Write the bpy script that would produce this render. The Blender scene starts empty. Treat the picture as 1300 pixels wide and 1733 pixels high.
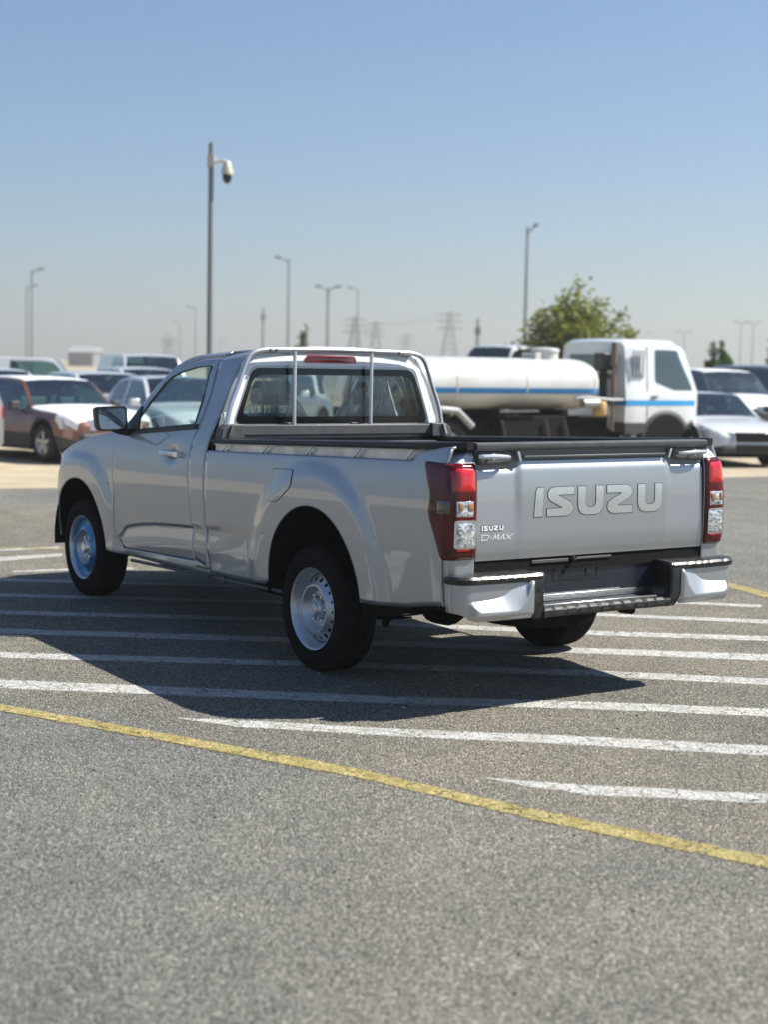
import bpy, bmesh, math, random
import numpy as np
from mathutils import Vector, Matrix
from math import sin, cos, pi, radians, hypot, atan2

# ------------------------------------------------------------------ camera, sky, sun, exposure
SC = bpy.context.scene
COL = SC.collection
CAM_P = [-7.16830, 5.26677, 1.67313, -0.59336, -0.09466, 0.01848, 2647.73]
_cx, _cy, _cz, _yaw, _pit, _roll, _f = CAM_P
FW = np.array([cos(_yaw)*cos(_pit), sin(_yaw)*cos(_pit), sin(_pit)])
_rt = np.array([sin(_yaw), -cos(_yaw), 0.0])
_up = np.cross(_rt, FW)
RV = cos(_roll)*_rt + sin(_roll)*_up
UV = -sin(_roll)*_rt + cos(_roll)*_up
CP = np.array([_cx, _cy, _cz])
cam = bpy.data.cameras.new('camera')
cam.sensor_fit = 'VERTICAL'; cam.sensor_height = 36.0; cam.lens = _f/1733*36.0
cam.clip_start = 0.1; cam.clip_end = 20000
cam.dof.use_dof = True; cam.dof.focus_distance = 8.2; cam.dof.aperture_fstop = cam.lens/27.0
cam.dof.aperture_blades = 0
co = bpy.data.objects.new('camera', cam); COL.objects.link(co)
co.matrix_world = Matrix(((RV[0], UV[0], -FW[0], CP[0]), (RV[1], UV[1], -FW[1], CP[1]), (RV[2], UV[2], -FW[2], CP[2]), (0, 0, 0, 1)))
SC.camera = co

SUN = Vector((-0.40, -0.78, 1.0)).normalized()          # direction towards the sun
world = bpy.data.worlds.new('World'); SC.world = world; world.use_nodes = True
wn = world.node_tree.nodes; wl = world.node_tree.links
bg = wn['Background']
sky = wn.new('ShaderNodeTexSky'); sky.sky_type = 'NISHITA'; sky.sun_disc = False
sky.sun_elevation = math.asin(SUN.z)
sky.sun_rotation = atan2(SUN.x, SUN.y)
sky.altitude = 0; sky.air_density = 1.0; sky.dust_density = 0.4; sky.ozone_density = 2.0
tint = wn.new('ShaderNodeMix'); tint.data_type = 'RGBA'; tint.blend_type = 'MULTIPLY'; tint.inputs[0].default_value = 1.0
tint.inputs[7].default_value = (.70, .95, 1.21, 1)
wl.new(sky.outputs[0], tint.inputs[6]); wl.new(tint.outputs[2], bg.inputs[0]); bg.inputs[1].default_value = 0.05
sl = bpy.data.lights.new('sun', 'SUN'); sl.energy = 5.0; sl.angle = radians(0.5); sl.color = (1.0, 0.965, 0.87)
so = bpy.data.objects.new('sun', sl); COL.objects.link(so)
so.rotation_euler = SUN.to_track_quat('Z', 'Y').to_euler(); so.location = SUN*50
SC.view_settings.view_transform = 'Standard'; SC.view_settings.look = 'None'
SC.view_settings.gamma = 1; SC.view_settings.exposure = 1.02
SC.view_settings.use_curve_mapping = False

# ------------------------------------------------------------------ helpers
def pchip(xs, ys):
    xs = [float(a) for a in xs]; ys = [float(a) for a in ys]; n = len(xs)
    h = [xs[i+1]-xs[i] for i in range(n-1)]; d = [(ys[i+1]-ys[i])/h[i] for i in range(n-1)]
    m = [0.0]*n; m[0] = d[0]; m[-1] = d[-1]
    for i in range(1, n-1):
        if d[i-1]*d[i] > 0:
            w1 = 2*h[i]+h[i-1]; w2 = h[i]+2*h[i-1]; m[i] = (w1+w2)/(w1/d[i-1]+w2/d[i])
    def f(x):
        if x <= xs[0]: return ys[0]
        if x >= xs[-1]: return ys[-1]
        i = 0
        while xs[i+1] < x: i += 1
        t = (x-xs[i])/h[i]; t2 = t*t; t3 = t2*t
        return (2*t3-3*t2+1)*ys[i]+(t3-2*t2+t)*h[i]*m[i]+(3*t2-2*t3)*ys[i+1]+(t3-t2)*h[i]*m[i+1]
    return f
def sst(a, b, x):
    t = min(max((x-a)/(b-a), 0), 1); return t*t*(3-2*t)
def lerp(a, b, t): return a+(b-a)*t
def lin(a, b, n): return [a+(b-a)*i/(n-1) for i in range(n)]

def grd(px, py, z=0.0):
    d = FW + RV*(px-650)/_f - UV*(py-866.5)/_f
    t = (z-CP[2])/d[2]; q = CP+t*d; return Vector((q[0], q[1], z))
def at(px, dist, z=0.0):
    """point at horizontal distance dist from the camera along the ray column px, height z"""
    d = FW + RV*(px-650)/_f; h = hypot(d[0], d[1])
    return Vector((CP[0]+d[0]/h*dist, CP[1]+d[1]/h*dist, z))

class MB:
    def __init__(s): s.v = []; s.f = []; s.m = []
    def add(s, V, F, mi=0, T=None):
        o = len(s.v)
        for p in V:
            p = Vector(p); s.v.append(T @ p if T is not None else p)
        for f in F: s.f.append([o+i for i in f]); s.m.append(mi)
        return s
    def grid(s, rows, mi=0, close_u=False, flip=False):
        """rows: list of lists of points"""
        n = len(rows); k = len(rows[0]); F = []
        for i in range(n-1):
            for j in range(k if close_u else k-1):
                a = i*k+j; b = i*k+(j+1) % k; c = (i+1)*k+(j+1) % k; d = (i+1)*k+j
                F.append([a, d, c, b] if flip else [a, b, c, d])
        s.add([p for r in rows for p in r], F, mi); return s
    def box(s, a, b, mi=0, T=None):
        x0, y0, z0 = a; x1, y1, z1 = b
        V = [(x0,y0,z0),(x1,y0,z0),(x1,y1,z0),(x0,y1,z0),(x0,y0,z1),(x1,y0,z1),(x1,y1,z1),(x0,y1,z1)]
        s.add(V, [[0,3,2,1],[4,5,6,7],[0,1,5,4],[1,2,6,5],[2,3,7,6],[3,0,4,7]], mi, T); return s
    def tube(s, pts, r, n=10, mi=0, cap=True):
        pts = [Vector(p) for p in pts]; R = r if isinstance(r, (list, tuple)) else [r]*len(pts)
        rows = []; prev = None
        for i, p in enumerate(pts):
            t = (pts[min(i+1, len(pts)-1)]-pts[max(i-1, 0)]).normalized()
            if prev is None:
                a = Vector((0,0,1)) if abs(t.z) < .9 else Vector((1,0,0)); u = t.cross(a).normalized()
            else: u = (prev-t*prev.dot(t)).normalized()
            prev = u; w = t.cross(u)
            rows.append([p+R[i]*(u*cos(2*pi*k/n)+w*sin(2*pi*k/n)) for k in range(n)])
        o = len(s.v); s.grid(rows, mi, True)
        if cap:
            s.f.append([o+k for k in range(n)][::-1]); s.m.append(mi)
            o2 = o+(len(pts)-1)*n; s.f.append([o2+k for k in range(n)]); s.m.append(mi)
        return s
    def lathe(s, prof, c, axis='y', n=48, mi=0, sgn=1, mis=None):
        """prof: list (r, a) radius and offset along axis"""
        c = Vector(c); rows = []
        for r, a in prof:
            row = []
            for k in range(n):
                t = 2*pi*k/n
                if axis == 'y': row.append(c+Vector((r*cos(t), sgn*a, r*sin(t))))
                elif axis == 'x': row.append(c+Vector((sgn*a, r*cos(t), r*sin(t))))
                else: row.append(c+Vector((r*cos(t), r*sin(t), sgn*a)))
            rows.append(row)
        s.grid(rows, mi, True); return s
    def poly(s, pts, mi=0):
        o = len(s.v); s.v += [Vector(p) for p in pts]; s.f.append([o+i for i in range(len(pts))]); s.m.append(mi); return s
    def prism(s, pts, off, mi=0):
        """closed planar polygon extruded by vector off"""
        n = len(pts); off = Vector(off); P = [Vector(p) for p in pts]
        s.add(P+[p+off for p in P], [list(range(n))[::-1], list(range(n, 2*n))]+[[i, (i+1) % n, n+(i+1) % n, n+i] for i in range(n)], mi); return s
    def mirror(s):
        o = len(s.v); nf = len(s.f)
        s.v += [Vector((p.x, -p.y, p.z)) for p in s.v[:o]]
        for i in range(nf): s.f.append([o+k for k in s.f[i]][::-1]); s.m.append(s.m[i])
        return s
    def flipped(s):
        m = MB(); m.v = [Vector((p.x, -p.y, p.z)) for p in s.v]; m.f = [f[::-1] for f in s.f]; m.m = list(s.m); return m
    def build(s, name, mats, parent=None, smooth=35, solid=0, bevel=0, bangle=40, recalc=False, subs=0, weld=False):
        me = bpy.data.meshes.new(name)
        me.from_pydata([tuple(p) for p in s.v], [], s.f)
        if not isinstance(mats, (list, tuple)): mats = [mats]
        for m in mats: me.materials.append(m)
        for p, mi in zip(me.polygons, s.m): p.material_index = mi
        if recalc or weld:
            b = bmesh.new(); b.from_mesh(me)
            if weld: bmesh.ops.remove_doubles(b, verts=b.verts, dist=1e-5)
            bmesh.ops.recalc_face_normals(b, faces=b.faces); b.to_mesh(me); b.free()
        me.update()
        if smooth:
            me.shade_smooth(); me.set_sharp_from_angle(angle=radians(smooth))
        o = bpy.data.objects.new(name, me); COL.objects.link(o)
        if solid:
            md = o.modifiers.new('thickness', 'SOLIDIFY'); md.thickness = abs(solid); md.offset = -1 if solid > 0 else 1
        if bevel:
            md = o.modifiers.new('edge', 'BEVEL'); md.width = bevel; md.segments = 2; md.limit_method = 'ANGLE'; md.angle_limit = radians(bangle)
            if hasattr(md, 'harden_normals'): md.harden_normals = False
        if subs:
            md = o.modifiers.new('subd', 'SUBSURF'); md.levels = subs; md.render_levels = subs
        if parent is not None: o.parent = parent
        return o

def tag(o, label=None, cat=None, group=None, kind=None):
    if label: o['label'] = label
    if cat: o['category'] = cat
    if group: o['group'] = group
    if kind: o['kind'] = kind
    return o
def empty(name, loc=(0,0,0), rz=0.0):
    o = bpy.data.objects.new(name, None); COL.objects.link(o); o.location = loc; o.rotation_euler = (0, 0, rz)
    o.empty_display_size = .2; return o
def copy_tree(o, parent=None):
    c = o.copy(); COL.objects.link(c); c.parent = parent
    for ch in list(o.children): copy_tree(ch, c)
    return c

def round_poly(pts, rad, seg=5):
    """2D closed polygon with rounded corners; rad one value or list"""
    n = len(pts); out = []
    for i in range(n):
        p = Vector(pts[i]); a = Vector(pts[i-1]); b = Vector(pts[(i+1) % n])
        r = rad[i] if isinstance(rad, (list, tuple)) else rad
        da = (a-p); db = (b-p)
        if r <= 0: out.append(p); continue
        r = min(r, da.length*.45, db.length*.45)
        s = p+da.normalized()*r; e = p+db.normalized()*r
        for k in range(seg+1):
            t = k/seg; out.append(s*(1-t)**2+p*2*t*(1-t)+e*t*t)
    return out
def ray_poly(poly, c, ang):
    d = Vector((cos(ang), sin(ang))); best = None
    for i in range(len(poly)):
        a = Vector(poly[i]); b = Vector(poly[(i+1) % len(poly)]); e = b-a
        den = d.x*e.y-d.y*e.x
        if abs(den) < 1e-12: continue
        w = a-c; t = (w.x*e.y-w.y*e.x)/den; u = (w.x*d.y-w.y*d.x)/den
        if t > 0 and -1e-9 <= u <= 1+1e-9 and (best is None or t > best): best = t
    return c+d*(best or 0)
def ring(mb, outer, inner, fn, n=96, k=4, mi=0, c=None, flip=False):
    """quads between two star-shaped loops; fn maps 2D to 3D"""
    c = Vector(c) if c is not None else sum((Vector(p) for p in inner), Vector((0, 0)))/len(inner)
    angs = sorted(set([round(2*pi*i/n-pi, 6) for i in range(n)]+[round(atan2((Vector(p)-c).y, (Vector(p)-c).x), 6) for p in list(outer)+list(inner)]))
    rows = []
    A = [ray_poly(outer, c, a) for a in angs]; B = [ray_poly(inner, c, a) for a in angs]
    for j in range(k+1):
        t = j/k; rows.append([fn(*(a*(1-t)+b*t)) for a, b in zip(A, B)])
    mb.grid(rows, mi, True, flip); return mb
def fill(mb, loop, fn, n=72, k=6, mi=0, flip=False):
    c = sum((Vector(p) for p in loop), Vector((0, 0)))/len(loop)
    tiny = [c+(Vector(p)-c)*.002 for p in loop]
    return ring(mb, loop, tiny, fn, n, k, mi, c, flip)
def ribbon(mb, pts, w, fn, mi=0, sub=6, smoothc=True, caps=None):
    """stroke of width w along 2D centreline, mapped through fn"""
    P = [Vector(p) for p in pts]
    if smoothc and len(P) > 2:
        Q = []
        for i in range(len(P)-1):
            p0 = P[max(i-1, 0)]; p1 = P[i]; p2 = P[i+1]; p3 = P[min(i+2, len(P)-1)]
            for j in range(sub):
                t = j/sub
                Q.append(.5*((2*p1)+(-p0+p2)*t+(2*p0-5*p1+4*p2-p3)*t*t+(-p0+3*p1-3*p2+p3)*t**3))
        Q.append(P[-1]); P = Q
    rows = []
    for i, p in enumerate(P):
        t = (P[min(i+1, len(P)-1)]-P[max(i-1, 0)]).normalized(); nn = Vector((-t.y, t.x))
        if i == 0 and caps and caps[0]: nn = Vector(caps[0])
        if i == len(P)-1 and caps and caps[1]: nn = Vector(caps[1])
        ww = w[i] if isinstance(w, list) else w
        rows.append([fn(*(p+nn*ww*s)) for s in (.5, .2, -.2, -.5)])
    mb.grid(rows, mi); return mb

# ------------------------------------------------------------------ materials
def mat(name, col=(.5,.5,.5), rough=.5, metal=0.0, spec=.5, coat=0.0, coat_r=.03, trans=0.0, ior=1.45, alpha=1.0):
    m = bpy.data.materials.new(name); m.use_nodes = True
    b = m.node_tree.nodes['Principled BSDF']
    b.inputs['Base Color'].default_value = (*col, 1); b.inputs['Roughness'].default_value = rough
    b.inputs['Metallic'].default_value = metal; b.inputs['Specular IOR Level'].default_value = spec
    b.inputs['Coat Weight'].default_value = coat; b.inputs['Coat Roughness'].default_value = coat_r
    b.inputs['Transmission Weight'].default_value = trans; b.inputs['IOR'].default_value = ior
    b.inputs['Alpha'].default_value = alpha
    return m
def nt(m): return m.node_tree.nodes, m.node_tree.links, m.node_tree.nodes['Principled BSDF']
def coords(m, scale=(1,1,1), obj=False):
    N, L, b = nt(m)
    if obj:
        tc = N.new('ShaderNodeTexCoord'); src = tc.outputs['Object']
    else:
        tc = N.new('ShaderNodeNewGeometry'); src = tc.outputs['Position']
    mp = N.new('ShaderNodeMapping'); mp.inputs['Scale'].default_value = scale; L.new(src, mp.inputs[0]); return mp.outputs[0]
def noise(m, vec, scale, detail=3, rough=.5):
    N, L, b = nt(m); n = N.new('ShaderNodeTexNoise'); n.inputs['Scale'].default_value = scale; n.inputs['Detail'].default_value = detail; n.inputs['Roughness'].default_value = rough
    L.new(vec, n.inputs['Vector']); return n.outputs['Fac']
def ramp(m, fac, stops):
    N, L, b = nt(m); r = N.new('ShaderNodeValToRGB'); e = r.color_ramp.elements
    while len(e) < len(stops): e.new(.5)
    for x, (p, c) in zip(e, stops):
        x.position = p; x.color = (*c, 1) if isinstance(c, (tuple, list)) else (c, c, c, 1)
    L.new(fac, r.inputs[0]); return r.outputs[0]
def mixc(m, fac, a, b_, mode='MIX'):
    N, L, b = nt(m); x = N.new('ShaderNodeMix'); x.data_type = 'RGBA'; x.blend_type = mode
    for sock, val in ((x.inputs[0], fac), (x.inputs[6], a), (x.inputs[7], b_)):
        if isinstance(val, (int, float)): sock.default_value = val
        elif isinstance(val, (tuple, list)): sock.default_value = (*val, 1)
        else: L.new(val, sock)
    return x.outputs[2]
def math_(m, op, a, b_=0.5):
    N, L, b = nt(m); x = N.new('ShaderNodeMath'); x.operation = op
    for sock, val in ((x.inputs[0], a), (x.inputs[1], b_)):
        if isinstance(val, (int, float)): sock.default_value = val
        else: L.new(val, sock)
    return x.outputs[0]
def bump(m, h, strength=.3, dist=.01):
    N, L, b = nt(m); x = N.new('ShaderNodeBump'); x.inputs['Strength'].default_value = strength; x.inputs['Distance'].default_value = dist
    L.new(h, x.inputs['Height']); L.new(x.outputs[0], b.inputs['Normal']); return x
def dusty(m, col, dust=(.45,.38,.28), amount=.25, scale=3.0, rough=None):
    """slight uneven dirt on a painted thing"""
    N, L, b = nt(m); v = coords(m, obj=True)
    n = noise(m, v, scale, 6, .65); f = ramp(m, n, [(.42, 0.0), (.75, amount)])
    L.new(mixc(m, f, col, dust), b.inputs['Base Color'])
    if rough: L.new(ramp(m, n, [(.3, rough[0]), (.7, rough[1])]), b.inputs['Roughness'])
    return m

M = {}
def mk_asphalt():
    m = mat('asphalt', rough=.85, spec=.35); N, L, b = nt(m); v = coords(m)
    vo = N.new('ShaderNodeTexVoronoi'); vo.inputs['Scale'].default_value = 140; L.new(v, vo.inputs['Vector'])
    fine = noise(m, v, 220, 3, .7); mid = noise(m, v, 2.2, 5, .6); big = noise(m, v, .35, 4, .55)
    stones = ramp(m, vo.outputs['Color'], [(.10, (.034,.034,.033)), (.45, (.140,.138,.133)), (.75, (.31,.302,.288)), (.95, (.58,.565,.53))])
    c = mixc(m, ramp(m, fine, [(.44, 0.0), (.66, 1.0)]), stones, (.085,.084,.081))
    c = mixc(m, .75, c, ramp(m, mid, [(.3, (.78,.78,.79)), (.7, (1.12,1.10,1.06))]), 'MULTIPLY')
    c = mixc(m, .8, c, ramp(m, big, [(.35, (.86,.86,.87)), (.65, (1.14,1.11,1.06))]), 'MULTIPLY')
    sp3 = N.new('ShaderNodeSeparateXYZ'); L.new(v, sp3.inputs[0])
    sd = math_(m, 'ADD', math_(m, 'MULTIPLY', sp3.outputs[0], .36), math_(m, 'MULTIPLY', math_(m, 'SUBTRACT', sp3.outputs[1], 2.63), -.93))
    sd = math_(m, 'ADD', sd, math_(m, 'MULTIPLY', math_(m, 'SUBTRACT', noise(m, v, 1.5, 3, .6), .5), .5))
    zone = math_(m, 'MULTIPLY', ramp(m, sd, [(.0, 0.0), (.25, 1.0)]), ramp(m, math_(m, 'MULTIPLY', sd, .1), [(.62, 1.0), (.75, 0.0)]))
    c = mixc(m, zone, c, mixc(m, 1.0, c, (1.03,.98,.92), 'MULTIPLY'))
    warm = noise(m, v, .22, 3, .5); c = mixc(m, .6, c, ramp(m, warm, [(.38, (.99,1.0,1.01)), (.62, (1.09,1.04,.98))]), 'MULTIPLY')
    c = mixc(m, 1.0, c, (1.05,1.07,1.045), 'MULTIPLY')
    # faint straight tyre tracks
    mp = N.new('ShaderNodeMapping'); mp.inputs['Rotation'].default_value = (0, 0, .62); mp.inputs['Scale'].default_value = (.06, 1, 1); L.new(v, mp.inputs[0])
    tk = noise(m, mp.outputs[0], 1.6, 4, .6); c = mixc(m, ramp(m, tk, [(.55, 0.0), (.75, .28)]), c, (.05,.049,.047))
    # small dark oil spots
    sp = N.new('ShaderNodeTexVoronoi'); sp.inputs['Scale'].default_value = 1.3; L.new(v, sp.inputs['Vector'])
    dd = math_(m, 'ADD', sp.outputs['Distance'], math_(m, 'MULTIPLY', noise(m, v, 22, 3, .6), .05))
    s = ramp(m, dd, [(.045, .55), (.065, 0.0)])
    c = mixc(m, s, c, (.04,.038,.034))
    L.new(c, b.inputs['Base Color'])
    h = math_(m, 'ADD', math_(m, 'MULTIPLY', vo.outputs['Distance'], -1.0), math_(m, 'MULTIPLY', fine, .8))
    bump(m, h, .9, .009); return m
def mk_sand():
    m = mat('sand', rough=.95, spec=.2); N, L, b = nt(m); v = coords(m)
    n = noise(m, v, 1.2, 8, .65); L.new(ramp(m, n, [(.3, (.30,.25,.18)), (.7, (.42,.36,.265))]), b.inputs['Base Color'])
    bump(m, noise(m, v, 9, 6, .7), .6, .03); return m
def mk_paint(name, c0, c1, wear=.52, edge=.75):
    """road paint that has worn and cracked: the gaps are real holes through which the asphalt shows"""
    m = mat(name, rough=.8, spec=.35); N, L, b = nt(m); v = coords(m)
    n1 = noise(m, v, 110, 4, .7); n2 = noise(m, v, 7, 5, .65); n3 = noise(m, v, 1.1, 3, .5)
    vs = N.new('ShaderNodeTexVoronoi'); vs.inputs['Scale'].default_value = 95; L.new(v, vs.inputs['Vector'])
    cc = mixc(m, ramp(m, n2, [(.35, 0.0), (.7, 1.0)]), c0, c1)
    cc = mixc(m, .8, cc, ramp(m, vs.outputs['Color'], [(.1, .50), (.5, .92), (.9, 1.55)]), 'MULTIPLY'); L.new(cc, b.inputs['Base Color'])
    vo = N.new('ShaderNodeTexVoronoi'); vo.feature = 'DISTANCE_TO_EDGE'; vo.inputs['Scale'].default_value = 7
    wv = N.new('ShaderNodeMix'); wv.data_type = 'VECTOR'; wv.inputs[0].default_value = .12
    nn = N.new('ShaderNodeTexNoise'); nn.inputs['Scale'].default_value = 9; L.new(v, nn.inputs['Vector'])
    L.new(v, wv.inputs[4]); L.new(nn.outputs['Color'], wv.inputs[5]); L.new(wv.outputs[1], vo.inputs['Vector'])
    crack = ramp(m, vo.outputs['Distance'], [(.006, .30), (.022, 0.0)])
    tot = math_(m, 'ADD', math_(m, 'SUBTRACT', math_(m, 'MULTIPLY', n1, 1.0), .225), math_(m, 'ADD', math_(m, 'MULTIPLY', n2, .35), math_(m, 'MULTIPLY', n3, .25)))
    uvn = N.new('ShaderNodeUVMap'); uvn.uv_map = 'UVMap'; sep = N.new('ShaderNodeSeparateXYZ'); L.new(uvn.outputs[0], sep.inputs[0])
    e = math_(m, 'ABSOLUTE', math_(m, 'SUBTRACT', sep.outputs[1], .5))           # 0 centre .. .5 edge
    ew = ramp(m, e, [(.30, 0.0), (.5, edge)])
    tot = math_(m, 'ADD', tot, math_(m, 'ADD', math_(m, 'MULTIPLY', ew, .5), crack))
    a = ramp(m, tot, [(wear+.13, 1.0), (wear+.20, 0.0)])
    L.new(a, b.inputs['Alpha'])
    bump(m, math_(m, 'ADD', n1, math_(m, 'MULTIPLY', vs.outputs['Distance'], -1.0)), .7, .005); return m
def mk_silver():
    m = mat('silver_paint', (.50,.52,.55), .52, 1.0, .5, 1.0, .015); N, L, b = nt(m); b.inputs['Coat IOR'].default_value = 1.75; v = coords(m, obj=True)
    n = noise(m, v, 1500, 1, .5); L.new(mixc(m, .35, (.375,.388,.405), ramp(m, n, [(.35, (.27,.28,.292)), (.65, (.48,.497,.515))])), b.inputs['Base Color'])
    d = noise(m, v, 2.5, 6, .6); L.new(ramp(m, d, [(.35, .008), (.75, .04)]), b.inputs['Coat Roughness']); return m
def mk_tyre():
    m = mat('tyre_rubber', (.018,.018,.019), .9, 0, .12); N, L, b = nt(m); v = coords(m, obj=True)
    n = noise(m, v, 14, 6, .6); L.new(ramp(m, n, [(.35, (.006,.006,.007)), (.75, (.014,.0135,.013))]), b.inputs['Base Color']); return m
def mk_glass(name, tint, rough=.0, add=.02):
    m = bpy.data.materials.new(name); m.use_nodes = True; N = m.node_tree.nodes; L = m.node_tree.links
    for x in list(N): N.remove(x)
    o = N.new('ShaderNodeOutputMaterial'); g = N.new('ShaderNodeBsdfGlossy'); g.inputs['Roughness'].default_value = rough
    t = N.new('ShaderNodeBsdfTransparent'); t.inputs['Color'].default_value = (*tint, 1)
    fr = N.new('ShaderNodeFresnel'); fr.inputs['IOR'].default_value = 1.5
    mm = N.new('ShaderNodeMath'); mm.operation = 'MULTIPLY_ADD'; mm.inputs[1].default_value = 1.3; mm.inputs[2].default_value = add; mm.use_clamp = True
    L.new(fr.outputs[0], mm.inputs[0])
    x = N.new('ShaderNodeMixShader'); L.new(mm.outputs[0], x.inputs[0]); L.new(t.outputs[0], x.inputs[1]); L.new(g.outputs[0], x.inputs[2]); L.new(x.outputs[0], o.inputs[0])
    return m
def mk_plastic_film():
    m = bpy.data.materials.new('clear_plastic_wrap'); m.use_nodes = True; N = m.node_tree.nodes; L = m.node_tree.links
    b = N['Principled BSDF']; b.inputs['Base Color'].default_value = (.82,.86,.88,1); b.inputs['Roughness'].default_value = .22
    v = coords(m, (1, 1, .38), obj=True); n = noise(m, v, 6, 5, .55); n2 = noise(m, v, 17, 3, .5)
    cr = math_(m, 'ABSOLUTE', math_(m, 'SUBTRACT', n, .5)); cr2 = math_(m, 'ABSOLUTE', math_(m, 'SUBTRACT', n2, .5))
    a = math_(m, 'MAXIMUM', ramp(m, cr, [(.0, .95), (.02, .55), (.12, .34)]), ramp(m, cr2, [(.0, .8), (.015, .4), (.1, .28)])); L.new(a, b.inputs['Alpha'])
    bump(m, math_(m, 'ADD', n, cr2), 1.0, .03); return m
M['asphalt'] = mk_asphalt(); M['sand'] = mk_sand()
M['white_paint'] = mk_paint('white_road_paint', (.31,.305,.29), (.45,.44,.42), .585)
M['yellow_paint'] = mk_paint('yellow_road_paint', (.235,.19,.065), (.37,.31,.14), .60)
M['silver'] = mk_silver()
M['silver_plain'] = mat('silver_trim', (.62,.64,.67), .28, .65, .5, .8, .05)
M['steel'] = mat('painted_steel_rim', (.56,.59,.62), .34, .75)
dusty(M['steel'], (.56,.59,.62), (.30,.28,.25), .35, 9, (.28, .5))
M['bright'] = mat('bright_metal', (.75,.76,.77), .22, 1.0)
M['chrome'] = mat('polished_chrome_film', (.74,.79,.84), .20, .92)
M['badge'] = mat('badge_chrome', (.80,.81,.82), .42, .35)
M['tyre'] = mk_tyre()
M['black'] = mat('black_plastic', (.010,.010,.011), .42, 0, .45); dusty(M['black'], (.009,.009,.010), (.05,.046,.04), .4, 12, (.33, .55))
M['grip'] = mat('ribbed_step_plastic', (.02,.02,.021), .33); dusty(M['grip'], (.010,.010,.011), (.07,.066,.058), .5, 25, (.25, .5))
M['gloss_black'] = mat('gloss_black', (.008,.008,.009), .08)
M['grey_plastic'] = mat('dark_grey_plastic', (.065,.068,.072), .5); dusty(M['grey_plastic'], (.065,.068,.072), (.13,.125,.115), .4, 10)
M['navy_panel'] = mat('dark_painted_panel', (.010,.014,.024), .30, 0, .5, .4, .1)
M['seam'] = mat('dark_gap', (.01,.01,.01), .9)
M['under'] = mat('underbody_black', (.006,.006,.006), .85, 0, .2)
M['red'] = mat('red_lens', (.33,.004,.008), .10, 0, .6, 1.0, .02)
M['dark_red'] = mat('dark_red_lens', (.085,.004,.008), .12, 0, .35, .35, .02)
M['bright_red'] = mat('bright_red_lens', (.50,.006,.010), .12, 0, .6, 1.0, .02)
def lens_pattern(m, c0, c1, s):
    N, L, b = nt(m); v = coords(m, (1, 1, .35), obj=True); n = noise(m, v, s, 4, .6)
    L.new(ramp(m, n, [(.35, c0), (.65, c1)]), b.inputs['Base Color']); bump(m, n, .25, .004)
lens_pattern(M['dark_red'], (.040,.002,.004), (.125,.004,.007), 24)
lens_pattern(M['red'], (.20,.003,.006), (.42,.008,.010), 70)
M['clear'] = mat('clear_lens_reflector', (.62,.63,.64), .14, .55, .6, 1.0, .02)
N_, L_, b_ = nt(M['clear']); v_ = coords(M['clear'], obj=True); vo_ = N_.new('ShaderNodeTexVoronoi'); vo_.inputs['Scale'].default_value = 60; L_.new(v_, vo_.inputs['Vector'])
L_.new(ramp(M['clear'], vo_.outputs['Color'], [(.1, (.20,.21,.22)), (.5, (.60,.61,.62)), (.9, (.85,.86,.87))]), b_.inputs['Base Color']); bump(M['clear'], vo_.outputs['Distance'], .6, .006)
M['smoke'] = mat('smoked_clear_lens', (.06,.055,.05), .1, .3, .6, 1.0, .02)
M['amber'] = mat('amber_bulb', (.32,.15,.07), .2, 0, .5, 1.0, .02)
M['glass'] = mk_glass('window_glass', (.80,.90,.88))
M['rear_glass'] = mk_glass('rear_window_glass', (.80,.88,.86))
M['mirror'] = mat('mirror_glass', (.80,.86,.88), .01, 1.0)
M['seat'] = mat('seat_fabric', (.12,.12,.12), .9)
M['dash'] = mat('dashboard', (.03,.03,.032), .7)
M['headliner'] = mat('headliner', (.42,.41,.38), .95)
M['wrap'] = mk_plastic_film()
M['film'] = mat('white_protective_film', (.86,.87,.88), .32, 0, .5, .3, .15)
N_, L_, b_ = nt(M['film']); v_ = coords(M['film'], obj=True); bump(M['film'], noise(M['film'], v_, 26, 5, .6), .35, .003)
M['blue_film'] = mat('blue_protective_film', (.010,.15,.36), .30, .35, .5, .6, .1)
N_, L_, b_ = nt(M['blue_film']); v_ = coords(M['blue_film'], obj=True); n_ = noise(M['blue_film'], v_, 18, 5, .6)
L_.new(ramp(M['blue_film'], n_, [(.35, (.006,.085,.25)), (.65, (.03,.27,.50))]), b_.inputs['Base Color']); bump(M['blue_film'], n_, .5, .005)

# ------------------------------------------------------------------ ground
def sheet(name, pts, z, m, parent=None):
    mb = MB(); mb.poly([(p[0], p[1], z) for p in pts]); return mb.build(name, m, parent, smooth=0)
tag(sheet('ground', [(-300,-1500), (2500,-1500), (2500,1500), (-300,1500)], -0.004, M['sand']), kind='structure')
_r = random.Random(2); _e = [(9.2,-60), (9.9,-13.9), (11.9,-2.1), (12.6,20), (12.6,60)]; _edge = []
for (xa, ya), (xb, yb) in zip(_e[:-1], _e[1:]):
    n_ = int((yb-ya)/.35); w_ = 0
    for k in range(n_): w_ = .8*w_+_r.uniform(-.09, .09); _edge.append((lerp(xa, xb, k/n_)+w_, lerp(ya, yb, k/n_)))
tag(sheet('asphalt_lot', [(-120,-60)]+_edge+[(12.6,60), (-120,60)], 0.0, M['asphalt']), kind='structure')
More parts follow.
